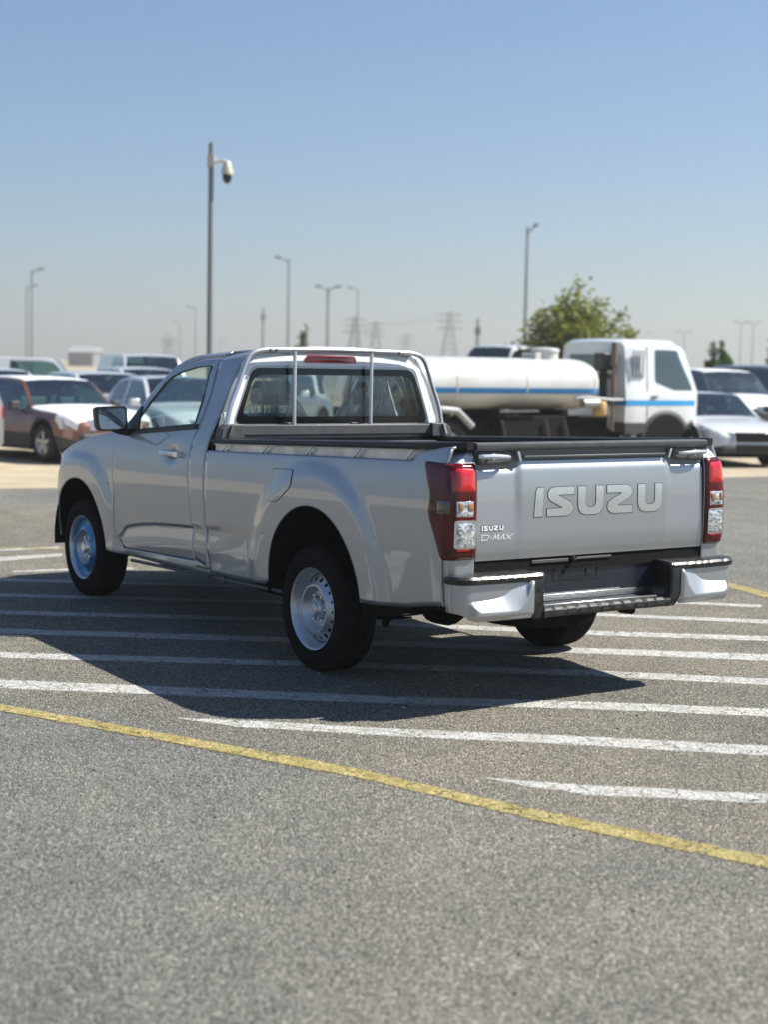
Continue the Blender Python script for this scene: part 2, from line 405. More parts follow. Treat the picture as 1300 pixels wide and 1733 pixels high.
# loose grit lying on the tarmac
mb = MB()
for k in range(420):
    px_, py_ = _r.uniform(-40, 1340), 1733-(1733-840)*_r.random()**.6; g = grd(px_, py_); r_ = _r.uniform(.0025, .0075)
    if g.x > 9: continue
    a_ = _r.uniform(0, 6.28); V = [(g.x+r_*cos(a_+t)*_r.uniform(.7, 1.3), g.y+r_*sin(a_+t)*_r.uniform(.7, 1.3), .001) for t in (0, 1.3, 2.5, 3.9, 5.1)]
    mb.add(V+[(g.x, g.y, .001+r_*.9)], [[0, 1, 5], [1, 2, 5], [2, 3, 5], [3, 4, 5], [4, 0, 5]], k % 2)
tag(mb.build('grit', [mat('pale_grit', (.40,.37,.32), .9), mat('dark_grit', (.03,.028,.025), .9)], None, smooth=0), kind='stuff')

def stripe(name, pix, z, m):
    """pix: (x, y_top, y_bottom) pixel triples read off the photograph, laid on the ground plane; edges get a small waver"""
    T = [grd(x, a) for x, a, b in pix]; B = [grd(x, b) for x, a, b in pix]
    P = []
    for i in range(len(T)-1):
        L = ((T[i+1]-T[i]).length+(B[i+1]-B[i]).length)*.5; n = max(2, int(L/.05))
        for k in range(n+(1 if i == len(T)-2 else 0)):
            t = k/n; P.append((T[i].lerp(T[i+1], t), B[i].lerp(B[i+1], t)))
    rnd = random.Random(len(name)+int(pix[0][1])); wa = 0; wb = 0; V = []; n = len(P)
    for a, b in P:
        wa = wa*.7+rnd.uniform(-1, 1)*.0035; wb = wb*.7+rnd.uniform(-1, 1)*.0035
        d = (a-b).normalized(); V.append((a+d*wa, b+d*wb))
    me = bpy.data.meshes.new(name)
    verts = [(p.x, p.y, z) for ab in V for p in ab]
    faces = [(2*i, 2*i+1, 2*i+3, 2*i+2) for i in range(n-1)]
    me.from_pydata(verts, [], faces); uv = me.uv_layers.new(name='UVMap')
    for p in me.polygons:
        for li in p.loop_indices:
            vi = me.loops[li].vertex_index; uv.data[li].uv = ((vi//2)*.05, 1.0 if vi % 2 == 0 else 0.0)
    me.materials.append(m); me.update()
    b = bmesh.new(); b.from_mesh(me); bmesh.ops.recalc_face_normals(b, faces=b.faces)
    if b.faces[0].normal.z < 0: bmesh.ops.reverse_faces(b, faces=b.faces)
    b.to_mesh(me); b.free()
    o = bpy.data.objects.new(name, me); COL.objects.link(o); tag(o, kind='structure'); return o
WHITE = [
 [(-260,928,944), (0,942,951), (105,936,942)], [(-200,926,932), (0,929,933), (100,925,928)], [(20,966,969), (110,962,966), (225,960,965)],
 [(-400,963,971), (0,978,984.5), (380,988.5,994), (1100,1015.5,1020), (1290,1023,1029)],
 [(-400,983,990), (0,1003.5,1010.5), (470,1016,1022), (1040,1038.5,1044.5), (1420,1052.5,1062)],
 [(-400,1007,1016), (0,1032,1041), (470,1044.5,1052.5), (1000,1066.5,1076), (1500,1082,1093)],
 [(-400,1034,1045), (0,1062,1074), (480,1077,1088.5), (1000,1096,1108), (1500,1113,1129)],
 [(-400,1070,1082), (0,1102.5,1115), (520,1117.5,1129.5), (1000,1133,1146), (1550,1159,1174)],
 [(-400,1112,1128), (0,1148.5,1167.5), (650,1176,1193), (1000,1186,1202), (1600,1209,1228)],
 [(300,1214.5,1216), (400,1217.5,1232), (650,1231,1247), (1000,1245,1264), (1600,1275,1302)],
 [(820,1315.5,1317), (900,1321,1334), (1000,1327,1349), (1300,1341.5,1362), (1650,1358,1386)]]
for w in WHITE: stripe('hatch_marking', w, .0015, M['white_paint'])
stripe('yellow_line', [(-300,1152,1162), (0,1191,1205), (300,1243.5,1261.5), (600,1299,1317.5), (900,1366.5,1389), (1300,1449,1472), (1700,1540,1572)], .003, M['yellow_paint'])
stripe('yellow_line', [(0,926,928), (200,930,933), (700,948,954), (1225,983,992), (1300,1002,1014), (1500,1040,1056)], .003, M['yellow_paint'])

# ------------------------------------------------------------------ the pickup truck
RK = .028
def q_(x, z): return z+RK*(x-1.2)
def iz(x, q): return q-RK*(x-1.2)
PB = pchip([.30,.38,.47,.60,.75,.90,1.02,1.10,1.16,1.20,1.23,1.45,1.66,1.72,1.76], [.885,.895,.902,.912,.921,.922,.914,.902,.888,.876,.865,.765,.665,.615,.52])
CR = pchip([-.20,-.14,-.026,-.020,-.004,.002,.05], [0,.005,-.010,-.011,-.001,.001,0])
ZC = pchip([.9,1.0,2.335,2.484,2.55], [.694,.686,.576,.478,.44])
FX = pchip([3.26,3.40,3.50,3.60,3.70,3.78,3.86], [0,.006,.022,.06,.13,.24,.42])
ARX, ARZ, ARR = -.04, .43, .475
AFX, AFZ, AFR = 3.11, .38, .455
def Y(x, z):
    q = q_(x, z); y = PB(q)
    y += CR(z-ZC(x))*sst(.80, 1.12, x)*(1-sst(2.47, 2.52, x))
    r = hypot(x-ARX, z-ARZ); y += .024*(1-sst(.62, .74, r))*(1-sst(1.08, 1.16, q))
    r = hypot(x-AFX, z-AFZ); y += .022*(1-sst(.56, .70, r))*(1-sst(1.02, 1.10, q))
    y -= FX(x)
    e = ((x-1.70)/.095)**2+((z-1.083)/.055)**2
    if e < 4: y -= .020*math.exp(-e*1.3)
    if x < -1.12:
        t = (-1.12-x)/.145; y -= .012*t
    return y
def side(x, z, off=0.0): return (x, Y(x, z)+off, z)

truck = empty('pickup_truck', (0, 0, 0))
tag(truck, 'silver single cab pickup truck parked across the white hatched lines in the foreground', 'pickup truck')

# curves of the cab side, x as a function of z
DFx = pchip([.42,.47,.49,.80,1.0,1.18,1.30], [2.40,2.475,2.498,2.534,2.568,2.527,2.40])       # front door cut
DRx = pchip([.44,.65,.88,1.09,1.195,1.30,1.48,1.70], [1.372,1.387,1.423,1.456,1.455,1.437,1.462,1.538])  # rear door cut
BKx = pchip([.38,.67,1.01,1.14,1.28,1.80], [1.185,1.212,1.24,1.250,1.238,1.225])     # rear edge of the cab
DBz = lambda x: .418+.033*(2.4-x)/1.03                                                   # door bottom
BLz = lambda x: 1.178+.083*(2.45-x)/1.0                                                  # belt line
G = .0030
def both(mb, name, m, parent=truck, **k):
    a = mb.build(name, m, parent, **k); b = mb.flipped().build(name, m, parent, **k); return a, b

# cab shell: rocker, rear quarter strip, pillars, roof, rear panel
cab = MB()
def strip_panel(mb, xl, xr, z0, z1, nu, nv, mi=0, off=0.0):
    rows = []
    for j in range(nv+1):
        row = []
        for i in range(nu+1):
            u = i/nu; v = j/nv
            xa = lerp(2, 1.2, u); zz0 = z0(u); zz1 = z1(u); z = lerp(zz0, zz1, v)
            x = lerp(xl(z), xr(z), u); row.append(side(x, z, off))
        rows.append(row)
    mb.grid(rows, mi, flip=False)
RFz = pchip([1.20,1.32,1.66,1.97,2.103,2.291,2.444,2.56], [1.738,1.737,1.721,1.688,1.632,1.479,1.272,1.175])   # roof and A-pillar silhouette
q1 = MB()
strip_panel(q1, lambda z: DRx(z)-G, lambda z: BKx(z), lambda u: lerp(.455, .42, u), lambda u: lerp(1.69, 1.738, u), 8, 44)
# rocker under the door
rows = []
for z in lin(.372, .412, 4):
    rows.append([side(x, lerp(z, DBz(x)-.004, (z-.372)/.04)) for x in lin(2.60, 1.185, 40)])
q1.grid(rows)
q1.grid([[side(x, .455-.043*(1-t)) for x in lin(1.37, 1.185, 5)] for t in (0, 1)])
# band over the door: A-pillar and roof rail
top_d = [(1.53,1.698), (1.757,1.686), (1.913,1.660), (2.044,1.609), (2.152,1.522), (2.265,1.394), (2.356,1.277), (2.42,1.195)]
top_r = [(1.50,1.729), (1.72,1.716), (1.93,1.697), (2.08,1.645), (2.20,1.555), (2.315,1.450), (2.42,1.305), (2.56,1.180)]
def dens(pts, n=6):
    fx = pchip(range(len(pts)), [p[0] for p in pts]); fz = pchip(range(len(pts)), [p[1] for p in pts])
    return [(fx(t), fz(t)) for t in lin(0, len(pts)-1, (len(pts)-1)*n+1)]
td, tr = dens(top_d), dens(top_r)
q1.grid([[side(lerp(a[0], b[0], t), lerp(a[1]+.002, b[1], t)) for a, b in zip(td, tr)] for t in lin(0, 1, 4)][::-1])
# roof edge to the cab side between the strip and the band
q1.mirror(); cab.add(q1.v, q1.f)
cab.f = cab.f
# roof
def RE(x): return Y(x, RFz(x)), RFz(x)
ROOFW = 24
def top_row(x):
    ye, ze = RE(x); row = []
    crown = .030*(1-sst(2.0, 2.5, x)*.8); bulge = .10*sst(1.95, 2.35, x)
    for t in lin(-1, 1, ROOFW+1):
        e = 1-abs(t)**2.6
        row.append((x+bulge*(1-t*t), -ye*t, ze+crown*e))
    return row
cab.grid([top_row(x) for x in lin(1.20, 2.06, 26)], flip=True)
sh = cab.build('cab_shell', M['silver'], truck, solid=.012, weld=True)
# windscreen and cowl
ws = MB()
def ws_row(x):
    r = top_row(x); return r[1:-1]
ws.grid([ws_row(x) for x in lin(2.075, 2.50, 12)], flip=True)
ws.build('windscreen', M['glass'], truck)

# rear panel of the cab (white peeling film over the silver) with window
XR = 1.218
def rp(y, z): return (XR-.012*(1-(y/.8)**2)-.0*(z-1.2)+.05*max(0, z-1.5)**1.0, y, z)
pan_out = [(y, z) for y, z in [(-.835,1.20), (.835,1.20), (.825,1.30), (.742,1.52), (.672,1.64), (.60,1.715), (.52,1.738), (.30,1.752), (0,1.757), (-.30,1.752), (-.52,1.738), (-.60,1.715), (-.672,1.64), (-.742,1.52), (-.825,1.30)]]
win = round_poly([(-.722,1.290), (.722,1.290), (.600,1.634), (-.600,1.634)], [.05,.05,.06,.06], 6)
mb = MB(); ring(mb, pan_out, win, rp, 120, 5, flip=True)
mb.build('rear_panel', M['silver'], truck)
film_out = [(y, z) for y, z in [(-.795,1.225), (.795,1.225), (.790,1.36), (.745,1.37), (.715,1.50), (.650,1.64), (.57,1.700), (.30,1.715), (-.30,1.715), (-.56,1.700), (-.650,1.64), (-.715,1.50), (-.785,1.32)]]
win2 = round_poly([(-.738,1.276), (.738,1.276), (.612,1.645), (.30,1.652), (.1,1.648), (-.2,1.652), (-.612,1.645)], [.05,.05,.05,.01,.01,.01,.05], 6)
rnd = random.Random(4)
film_out = [(a+rnd.uniform(-.004, .004), b+rnd.uniform(-.003, .003)) for i in range(len(film_out)) for k in range(4)
            for a, b in [(lerp(film_out[i][0], film_out[(i+1) % len(film_out)][0], k/4), lerp(film_out[i][1], film_out[(i+1) % len(film_out)][1], k/4))]]
mb = MB(); ring(mb, film_out, win2, lambda y, z: (rp(y, z)[0]-.0025, y, z), 120, 4, flip=True)
tag(mb.build('film_or_glare', M['film'], truck), 'white peeling protective film around the rear window')
# rubber frame with black border, then glass
ceram_in = round_poly([(-.672,1.335), (.672,1.335), (.583,1.592), (-.583,1.592)], [.06,.06,.07,.07], 6)
mb = MB(); ring(mb, win, ceram_in, lambda y, z: (rp(y, z)[0]+.003, y, z), 120, 3, flip=True)
rw = mb.build('rear_window', [M['gloss_black']], truck)
mb = MB(); fill(mb, ceram_in, lambda y, z: (rp(y, z)[0]+.004, y, z), flip=True); mb.build('glass_pane', M['rear_glass'], rw)

# doors
dlow = MB()
nu, nv = 80, 80; rows = []
for j in range(nv+1):
    row = []
    for i in range(nu+1):
        u = i/nu; v = j/nv
        z0 = DBz(lerp(2.45, 1.38, u)) + .03*max(0, (.05-u)/.05)**2; z1 = BLz(lerp(2.50, 1.45, u))
        z = lerp(z0, z1, v); x = lerp(DFx(z)-G, DRx(z)+G, u); row.append(side(x, z))
    rows.append(row)
dlow.grid(rows)
# window frame
dout = [(DRx(1.27)+G, BLz(1.45)), (DRx(1.36)+G, 1.36), (DRx(1.50)+G, 1.50), (1.524, 1.66), (1.533, 1.692), (1.757, 1.681), (1.913, 1.655), (2.044, 1.604), (2.152, 1.517), (2.265, 1.389), (2.356, 1.272), (2.440, BLz(2.44))]
gl = round_poly([(1.500, 1.281), (1.553, 1.505), (1.606, 1.641), (1.80, 1.628), (2.001, 1.590), (2.100, 1.555), (2.187, 1.492), (2.265, 1.389), (2.318, 1.300), (2.350, 1.206)], [.015,.0,.02,.02,.02,.02,.02,.02,.0,.01], 3)
ring(dlow, dout, gl, side, 110, 4, c=(1.86, 1.40), flip=True)
dl, dr = both(dlow, 'door', M['silver'], solid=.010, weld=True)
trim = MB()
gl2 = [Vector((1.90, 1.40))+(Vector(p)-Vector((1.90, 1.40)))*.985 for p in gl]
gl_o = [Vector((1.90, 1.40))+(Vector(p)-Vector((1.90, 1.40)))*1.018 for p in gl]
ring(trim, gl_o, gl2, lambda x, z: side(x, z, .004), 110, 1, c=(1.86, 1.40), flip=True)
rows = [[side(x, BLz(x)+d, .007-abs(d-.008)*.2) for x in lin(2.46, 1.445, 24)] for d in (-.010, .0, .014, .022)]
trim.grid(rows)
# black corner behind the mirror
trim.grid([[side(x, z, .006) for x, z in zip(lin(2.455, lerp(2.23, 2.35, t), 6), [lerp(BLz(x_), min(1.365, RFz(x_)), t) for x_ in lin(2.455, lerp(2.23, 2.35, t), 6)])] for t in lin(0, 1, 5)])
glass = MB(); fill(glass, gl, lambda x, z: side(x, z, -.004), 80, 5, flip=True)
for d, s in ((dl, 1), (dr, -1)):
    (trim if s == 1 else trim.flipped()).build('window_seal', M['black'], d, solid=.003)
    (glass if s == 1 else glass.flipped()).build('door_window', M['glass'], d)
# handles: escutcheon bowl and grip
hx0, hx1, hz = 1.845, 1.565, 1.087

h = MB(); rows = []
for j in range(9):
    a = 2*pi*j/8; row = []
    for i in range(13):
        t = i/12; x = lerp(hx0, hx1, t); bow = .040*sin(pi*min(max(t, .02), .98))**.45
        w = .0165 if .0 < t < 1 else .012
        row.append((x, Y(x, hz)+.004+bow*.75+.008*cos(a), hz-.012*(t-.5)*0+w*sin(a)+lerp(.007, -.007, t)*0))
    rows.append(row)
h.grid(rows)
for xx in (hx1,):
    h.box((xx-.004, Y(xx, hz)-.004, hz-.0175), (xx+.058, Y(xx, hz)+.034, hz+.0175))
bowl = MB(); fill(bowl, [(1.70+.070*cos(a), hz+.044*sin(a)) for a in lin(0, 2*pi, 25)[:-1]], lambda x, z: side(x, z, .0015), 24, 4, flip=True)
lock = MB(); lock.lathe([(.0, .0), (.006, .0), (.006, -.004)], (1.595, Y(1.59, hz)+.0355, hz), 'y', 16)
for d, s in ((dl, 1), (dr, -1)):
    hh = (h if s == 1 else h.flipped()).build('door_handle', M['silver_plain'], d, recalc=True, bevel=.003)
    (lock if s == 1 else lock.flipped()).build('lock_cylinder', M['black'], hh, recalc=True)

# front fender
fen = MB()
def fen_bottom(x):
    z = .375+.02*sst(3.5, 3.8, x); d = AFR**2-(x-AFX)**2
    if d > 0: z = max(z, AFZ+math.sqrt(d))
    return z
FTz = pchip([2.50,2.85,3.03,3.26,3.45,3.60,3.74,3.86], [1.188,1.150,1.122,1.068,1.000,.945,.89,.84])
def arch_cols(cx, cz, r, zb, x0, x1, n_out, n_arc, sgn):
    """x positions, dense at the arch ends"""
    a0 = math.asin(min(1, max(-1, (zb-cz)/r))); xs = []
    e1 = cx-r*cos(a0); e2 = cx+r*cos(a0)
    xs += lin(x0, e1, n_out)[:-1]; xs += [cx-r*cos(t) for t in lin(a0, pi-a0, n_arc)]; xs += lin(e2, x1, n_out)[1:]
    return xs
cols = arch_cols(AFX, AFZ, AFR, .375, 2.50, 3.86, 14, 64, 1)
rows = []; NV = 26
for i, x in enumerate(cols):
    row = []
    w = 1-sst(2.50, 2.64, x)
    for j in range(NV+1):
        z0 = fen_bottom(x); z1 = FTz(x); z = lerp(z0, z1, (j/NV)); 
        xx = x+(DFx(z)+G-2.50)*w if w > 0 else x
        row.append(side(xx, z))
    rows.append(row)
fen.grid(rows)
fl, fr = both(fen, 'front_fender', M['silver'], solid=.012, bevel=.003, bangle=50, weld=True)
# repeater lamp spot by the door edge
mb = MB(); mb.lathe([(0, .006), (.010, .005), (.012, 0)], (2.63, Y(2.63, .83), .83), 'y', 16)
both(mb, 'side_marker', M['clear'], recalc=True)
# hood, front fascia, bumper
hd = MB(); rows = []
for x in lin(2.46, 3.86, 34):
    ze = FTz(x) if x > 2.5 else 1.188; ye = Y(x, ze)-.004
    rows.append([(x+.06*(1-t*t)*sst(3.2, 3.86, x), -ye*t, ze+(.045-.01*sst(3.3, 3.8, x))*(1-abs(t)**2.2)) for t in lin(-1, 1, 25)])
hd.grid(rows, flip=True)
hood = hd.build('hood', M['silver'], truck, weld=True, solid=.008)
ff = MB(); rows = []
for z in lin(.36, .85, 16):
    ye = Y(3.86, z); rows.append([(3.86+.075*(1-t*t)+.03*sin(pi*(z-.36)/.49), -ye*t, z) for t in lin(-1, 1, 17)])
ff.grid(rows); fb = ff.build('front_bumper', M['silver'], truck, weld=True)
gr = MB()
for k in range(5): gr.box((3.945, -.38, .62+.04*k), (3.985, .38, .645+.04*k))
gr.build('grille', M['black'], truck, bevel=.004)
hl = MB()
hl.grid([[side(x, z, .010) for x in lin(3.60, 3.855, 10)] for z in lin(.74, .86, 6)])
both(hl, 'headlight', M['clear'], weld=True)
# wheel arch liners and flap
for nm, cx, cz, r, x0 in (('rear', ARX, ARZ, ARR, 0), ('front', AFX, AFZ, AFR, 0)):
    mb = MB(); rows = []
    for t in lin(-.12, pi+.12, 40):
        rows.append([(cx+(r+.012)*cos(t), y, cz+(r+.012)*sin(t)) for y in (.918, .80, .60, .50)])
    mb.grid(rows)
    mb.prism([(cx+(r+.012)*cos(t), .50, cz+(r+.012)*sin(t)) for t in lin(-.12, pi+.12, 40)], (0, -.01, 0))
    both(mb, 'wheel_arch_liner', M['under'])

# side rail under the sill
pr = MB()
def pz(x): return .376-.030*(x-1.4)*.9
pr.tube([(x, .878, pz(x)-.012) for x in (2.34, 1.8, 1.05)], .011, 8)
pr.tube([(x, .886, pz(x)-.012) for x in (1.02, .7, .33)], .011, 8)
pr.box((1.01, .87, pz(1.03)-.03), (1.06, .893, pz(1.03)+.005))
both(pr, 'sill_rail', M['grey_plastic'])

# ---- cargo bed side
XT = -1.265
gx = pchip([.50,.735,.78,.85,1.0,1.17,1.21,1.30], [-1.262,-1.262,-1.268,-1.272,-1.272,-1.263,-1.250,-1.245])
CRN = .050
def wrap(s, z, off=0.0):
    """surface of the bed's rear corner: s from the tailgate edge outwards round the corner and forwards along the side"""
    xb = gx(z); ys = Y(xb+CRN, z); Lb = ys-CRN-.757; La = CRN*pi/2
    if s <= Lb: return (xb-off, .757+s, z)
    if s <= Lb+La:
        a = (s-Lb)/CRN; return (xb+CRN-(CRN+off)*cos(a), ys-CRN+(CRN+off)*sin(a), z)
    x = xb+CRN+(s-Lb-La); return (x, Y(x, z)+off, z)
def wrap_s(x, z):
    xb = gx(z); ys = Y(xb+CRN, z); return ys-CRN-.757+CRN*pi/2+(x-xb-CRN)
bed = MB()
def bed_bot(x):
    z = pchip([-1.27,-1.22,-.87,-.63,-.5,.4,.8,1.2], [.530,.527,.475,.455,.450,.425,.402,.395])(x)
    d = ARR**2-(x-ARX)**2
    if d > 0 and ARZ+math.sqrt(d) > z: z = ARZ+math.sqrt(d)
    return z
def bed_top(x):
    return lerp(SHz(x), CBz(x)+.004, sst(-.93, -1.0, x))
BFx = lambda z: BKx(z)-.012
def SHz(x): return 1.122+.0345*(1.24-x)
def CBz(x): return 1.181+.039*(1.14-x)
def CTz(x): return 1.207+.0435*(1.14-x)
cols = arch_cols(ARX, ARZ, ARR, .440, -1.215, 1.19, 26, 72, 1)
rows = []; NV = 30
for x in reversed(cols):
    w = sst(1.06, 1.19, x); row = []
    for j in range(NV+1):
        z = lerp(bed_bot(x), bed_top(x), j/NV); xx = x+(BFx(z)-1.19)*w; row.append(side(xx, z))
    # round the shoulder inwards
    for k in (1, 2, 3):
        a = k/3*pi/2; p = row[NV]; row.append((p[0], p[1]-.014*(1-cos(a)), p[2]+.009*sin(a)))
    p = row[-1]; row.append((p[0], p[1]-.024, p[2]))
    rows.append(row)
bed.grid(rows, flip=True)
rows = []
for s in [None]+lin(CRN*pi/2, 0, 9)+lin(-.01, -.12, 5):
    row = []
    for j in range(NV+1):
        z = lerp(.527, 1.276, j/NV); xb = gx(z); ys = Y(xb+CRN, z); Lb = ys-CRN-.757
        if s is None: row.append(side(-1.215, z))
        else:
            p = wrap(max(0, Lb+s), z); k_ = max(0, z-1.215); row.append((p[0]+.35*k_, p[1]-1.3*k_*(p[1]-.757)/.14, z))
    rows.append(row)
bed.grid(rows, flip=True)
bl, br = both(bed, 'bed_side', M['silver'], solid=.012, bevel=0, weld=True)
# hook rail: recess plate, slanted hooks
rail = MB()
def railz(x): return SHz(x)+.002, CBz(x)+.004
rail.grid([[(x, .862, lerp(*railz(x), t)) for x in lin(1.19, -.97, 14)] for t in (0, 1)])
hk = MB()
for k in range(5):
    xh = 1.03-.46*k-.02*k
    z0, z1 = railz(xh); hk.tube([(xh+.035, .872, z0+.006), (xh+.028, .884, z0+.012), (xh-.028, .884, z1-.012), (xh-.035, .872, z1-.004)], .0055, 8)
hk.tube([(x, .880, railz(x)[1]-.008) for x in (1.17, .1, -.93)], .005, 8)
rl, rr_ = both(rail, 'hook_rail', M['steel'])
hk.build('rope_hook', M['silver_plain'], rl); hk.flipped().build('rope_hook', M['silver_plain'], rr_)
# rail cap
cap = MB(); rows = []
sec = [(.775,.0), (.775,.7), (.790,1.0), (.880,1.0), (.892,.85), (.897,.25), (.892,.0)]
for x in lin(1.19, -1.262, 20):
    zb = CBz(x); hh_ = CTz(x)-zb; inw = .085*sst(-1.02, -1.262, x)**1.5
    rows.append([(x, (y-inw*(y-.775)/.125) if y > .78 else y, zb+dz*hh_) for y, dz in sec])
cap.grid(rows, close_u=True)
n0 = len(cap.v); k = len(sec); cap.f.append(list(range(k))); cap.m.append(0); cap.f.append([n0-k+i for i in range(k)][::-1]); cap.m.append(0)
both(cap, 'bed_rail_cap', M['black'], recalc=True, smooth=40)
# bed tub
tub = MB()
for s in (1, -1):
    tub.prism([(-1.235, s*.765-.008, .94), (1.17, s*.765-.008, .94), (1.17, s*.765-.008, CBz(1.17)+.01), (-1.235, s*.765-.008, CBz(-1.235)+.01)], (0, .016, 0))
for a_, b_x, w_ in ((-1.235, -.56, .757), (-.56, .48, .48), (.48, 1.17, .757)): tub.box((a_, -w_, .77), (b_x, w_, .79))
tub.box((1.135, -.757, .79), (1.165, .757, 1.18))
for k in range(9): tub.box((-1.22, -.72+.18*k-.03, .790), (1.13, -.72+.18*k+.03, .800)) if abs(-.72+.18*k) < .44 else None
for s in (1, -1): tub.box((-.56, s*.76-(.28 if s > 0 else 0), .925), (.48, s*.76+(0 if s > 0 else .28), 1.02)); tub.box((-.57, s*.483-.006, .772), (.49, s*.483+.006, 1.01))
tub.build('bed_tub', M['black'], truck, bevel=.006)
# gap filler between cab and bed and below the rails
gp = MB(); gp.box((1.14, -.86, .42), (1.165, .86, 1.10)); gp.box((1.16, -.84, .42), (1.20, .84, 1.195)); gp.box((-.95, .80, 1.05), (1.15, .855, 1.165)); gp.box((-.95, -.855, 1.05), (1.15, -.80, 1.165))
gp.box((1.40, -.80, .36), (3.7, .80, .50)); gp.box((2.0, -.85, .5), (2.46, .85, 1.10))
gp.build('inner_structure', M['under'], truck)

# ---- tailgate
def gate(y, z, off=0.0):
    x = gx(z)
    out = sst(.472, .528, abs(y))
    d = .010*out*sst(.76, 1.12, z)+.002*out
    d += .012*sst(1.150, 1.20, z)*out          # falls away under the latches
    return (x+d-off, y, z)
tg = empty('tailgate', (XT, 0, .74)); tg.parent = truck
def inv_t(o, p):
    o.parent = p; o.matrix_parent_inverse = Matrix.Translation(-Vector(p.location)); return o
mb = MB(); ys = sorted(set([round(v, 4) for v in lin(-.7505, .7505, 61)+lin(-.53, -.47, 13)+lin(.47, .53, 13)]))
ytop = lambda y: 1.212-.020*sst(.48, .56, abs(y))
rows = []
for j in range(45):
    t = j/44; rows.append([gate(y, lerp(.738, ytop(y), t)) for y in ys])
top = []
for k in (1, 2, 3):
    a = k/3*pi/2; rows.append([(gate(y, ytop(y))[0]+.010*(1-cos(a)), y, ytop(y)+.008*sin(a)) for y in ys])
rows.append([(gate(y, ytop(y))[0]+.035, y, ytop(y)+.008) for y in ys])
bot = [(gate(y, .738)[0]+.03, y, .732) for y in ys]
rows = [bot]+rows
mb.grid(rows, flip=True)
for s in (1, -1):
    mb.grid([[(gate(s*.7505, lerp(.738, ytop(.75), t))[0]+dx, s*.7505, lerp(.738, ytop(.75), t)) for t in lin(0, 1, 12)] for dx in (0, .04)], flip=(s > 0))
inv_t(mb.build('outer_panel', M['silver'], None), tg)
mb = MB(); mb.box((XT+.022, -.750, .76), (XT+.060, .750, 1.272)); inv_t(mb.build('inner_panel', mat('grey_gate_strip', (.15,.158,.168), .4, .3), None, smooth=0), tg)
# cap along the top
mb = MB(); rows = []
sec = [(-.004,0), (-.010,.012), (-.008,.036), (.002,.043), (.060,.043), (.064,.036), (.064,0)]
for y in lin(-.762, .762, 12): rows.append([(XT+a, y, 1.268+b*.85) for a, b in sec])
mb.grid(rows, close_u=True); n0 = len(mb.v); k = len(sec); mb.f.append(list(range(k))); mb.m.append(0); mb.f.append([n0-k+i for i in range(k)][::-1]); mb.m.append(0)
inv_t(mb.build('top_cap', M['grey_plastic'], None, recalc=True, smooth=40), tg)
mb = MB(); mb.box((XT-.002, -.47, 1.228), (XT+.016, .47, 1.240)); inv_t(mb.build('top_rib', M['grey_plastic'], None, bevel=.003), tg)
for s in (1, -1):
    mb = MB()
    mb.tube([(XT-.008, s*.752, 1.240), (XT-.020, s*.735, 1.242), (XT-.024, s*.66, 1.241), (XT-.020, s*.585, 1.238), (XT-.004, s*.560, 1.236)], [.008, .011, .012, .010, .007], 10)
    mb.box((XT-.018, s*.668-.006, 1.222), (XT-.002, s*.668+.006, 1.256))
    lh = mb.build('latch_handle', M['silver_plain'], None); inv_t(lh, tg)
    mb = MB(); loop = round_poly([(s*.745, 1.196), (s*.745, 1.266), (s*.52, 1.266), (s*.535, 1.205)], .02, 5)
    fill(mb, loop, lambda y, z: (XT+.0135, y, z), 40, 3); inv_t(mb.build('latch_recess', M['grey_plastic'], None, solid=.004), tg)
    mb = MB(); mb.prism([(XT-.004, s*.515, 1.262), (XT-.004, s*.500, 1.262), (XT-.004, s*.486, 1.216), (XT-.004, s*.498, 1.216)], (.02, 0, 0)); inv_t(mb.build('latch_bracket', M['steel'], None, smooth=0), tg)

# lettering pressed on the tailgate; u runs left to right as read, v upwards, in metres
def letter_map(y0, z0, sx, sz, off, skew=0.0):
    return lambda u, v: gate(y0-(u*sx+v*skew*sx), z0+v*sz, off)
def arc(cx, cy, rx, ry, a0, a1, n=7): return [(cx+rx*cos(radians(a)), cy+ry*sin(radians(a))) for a in lin(a0, a1, n)]
def glyph(mb, P, f):
    """fill a simple polygon with trapezoids, scanline by scanline, so that it follows the curved panel"""
    vs = sorted(set([round(p[1], 5) for p in P]+[round(v, 5) for v in lin(0, 1, 11)])); vs = [v for v in vs if min(p[1] for p in P) <= v <= max(p[1] for p in P)]
    for a, b in zip(vs[:-1], vs[1:]):
        if b-a < 1e-4: continue
        X = []
        for i in range(len(P)):
            p, q = P[i], P[(i+1) % len(P)]
            if p[1] > q[1]: p, q = q, p
            if p[1] <= a+1e-6 and q[1] >= b-1e-6 and q[1]-p[1] > 1e-6:
                g = lambda v: p[0]+(q[0]-p[0])*(v-p[1])/(q[1]-p[1]); X.append((g((a+b)/2), g(a), g(b)))
        X.sort()
        for k in range(0, len(X)-1, 2):
            l, r = X[k], X[k+1]; n = 3
            for m_ in range(n): mb.add([f(lerp(l[1], r[1], m_/n), a), f(lerp(l[1], r[1], (m_+1)/n), a), f(lerp(l[2], r[2], (m_+1)/n), b), f(lerp(l[2], r[2], m_/n), b)], [[0, 1, 2, 3]])
G_I = [(-.02,0), (.34,0), (.38,1), (.12,1), (.04,.86)]
G_S = [(1.17,1), (.34,1), (.18,.97), (.08,.90), (.03,.80), (.03,.70), (.08,.60), (.20,.51), (.68,.29), (.66,.27), (0,.27), (0,0), (.84,0), (1.0,.04), (1.11,.13), (1.15,.25), (1.13,.36), (1.04,.45), (.90,.53), (.50,.70), (.52,.73), (1.17,.73)]
G_Z = [(1.20-x, y) for x, y in G_S]
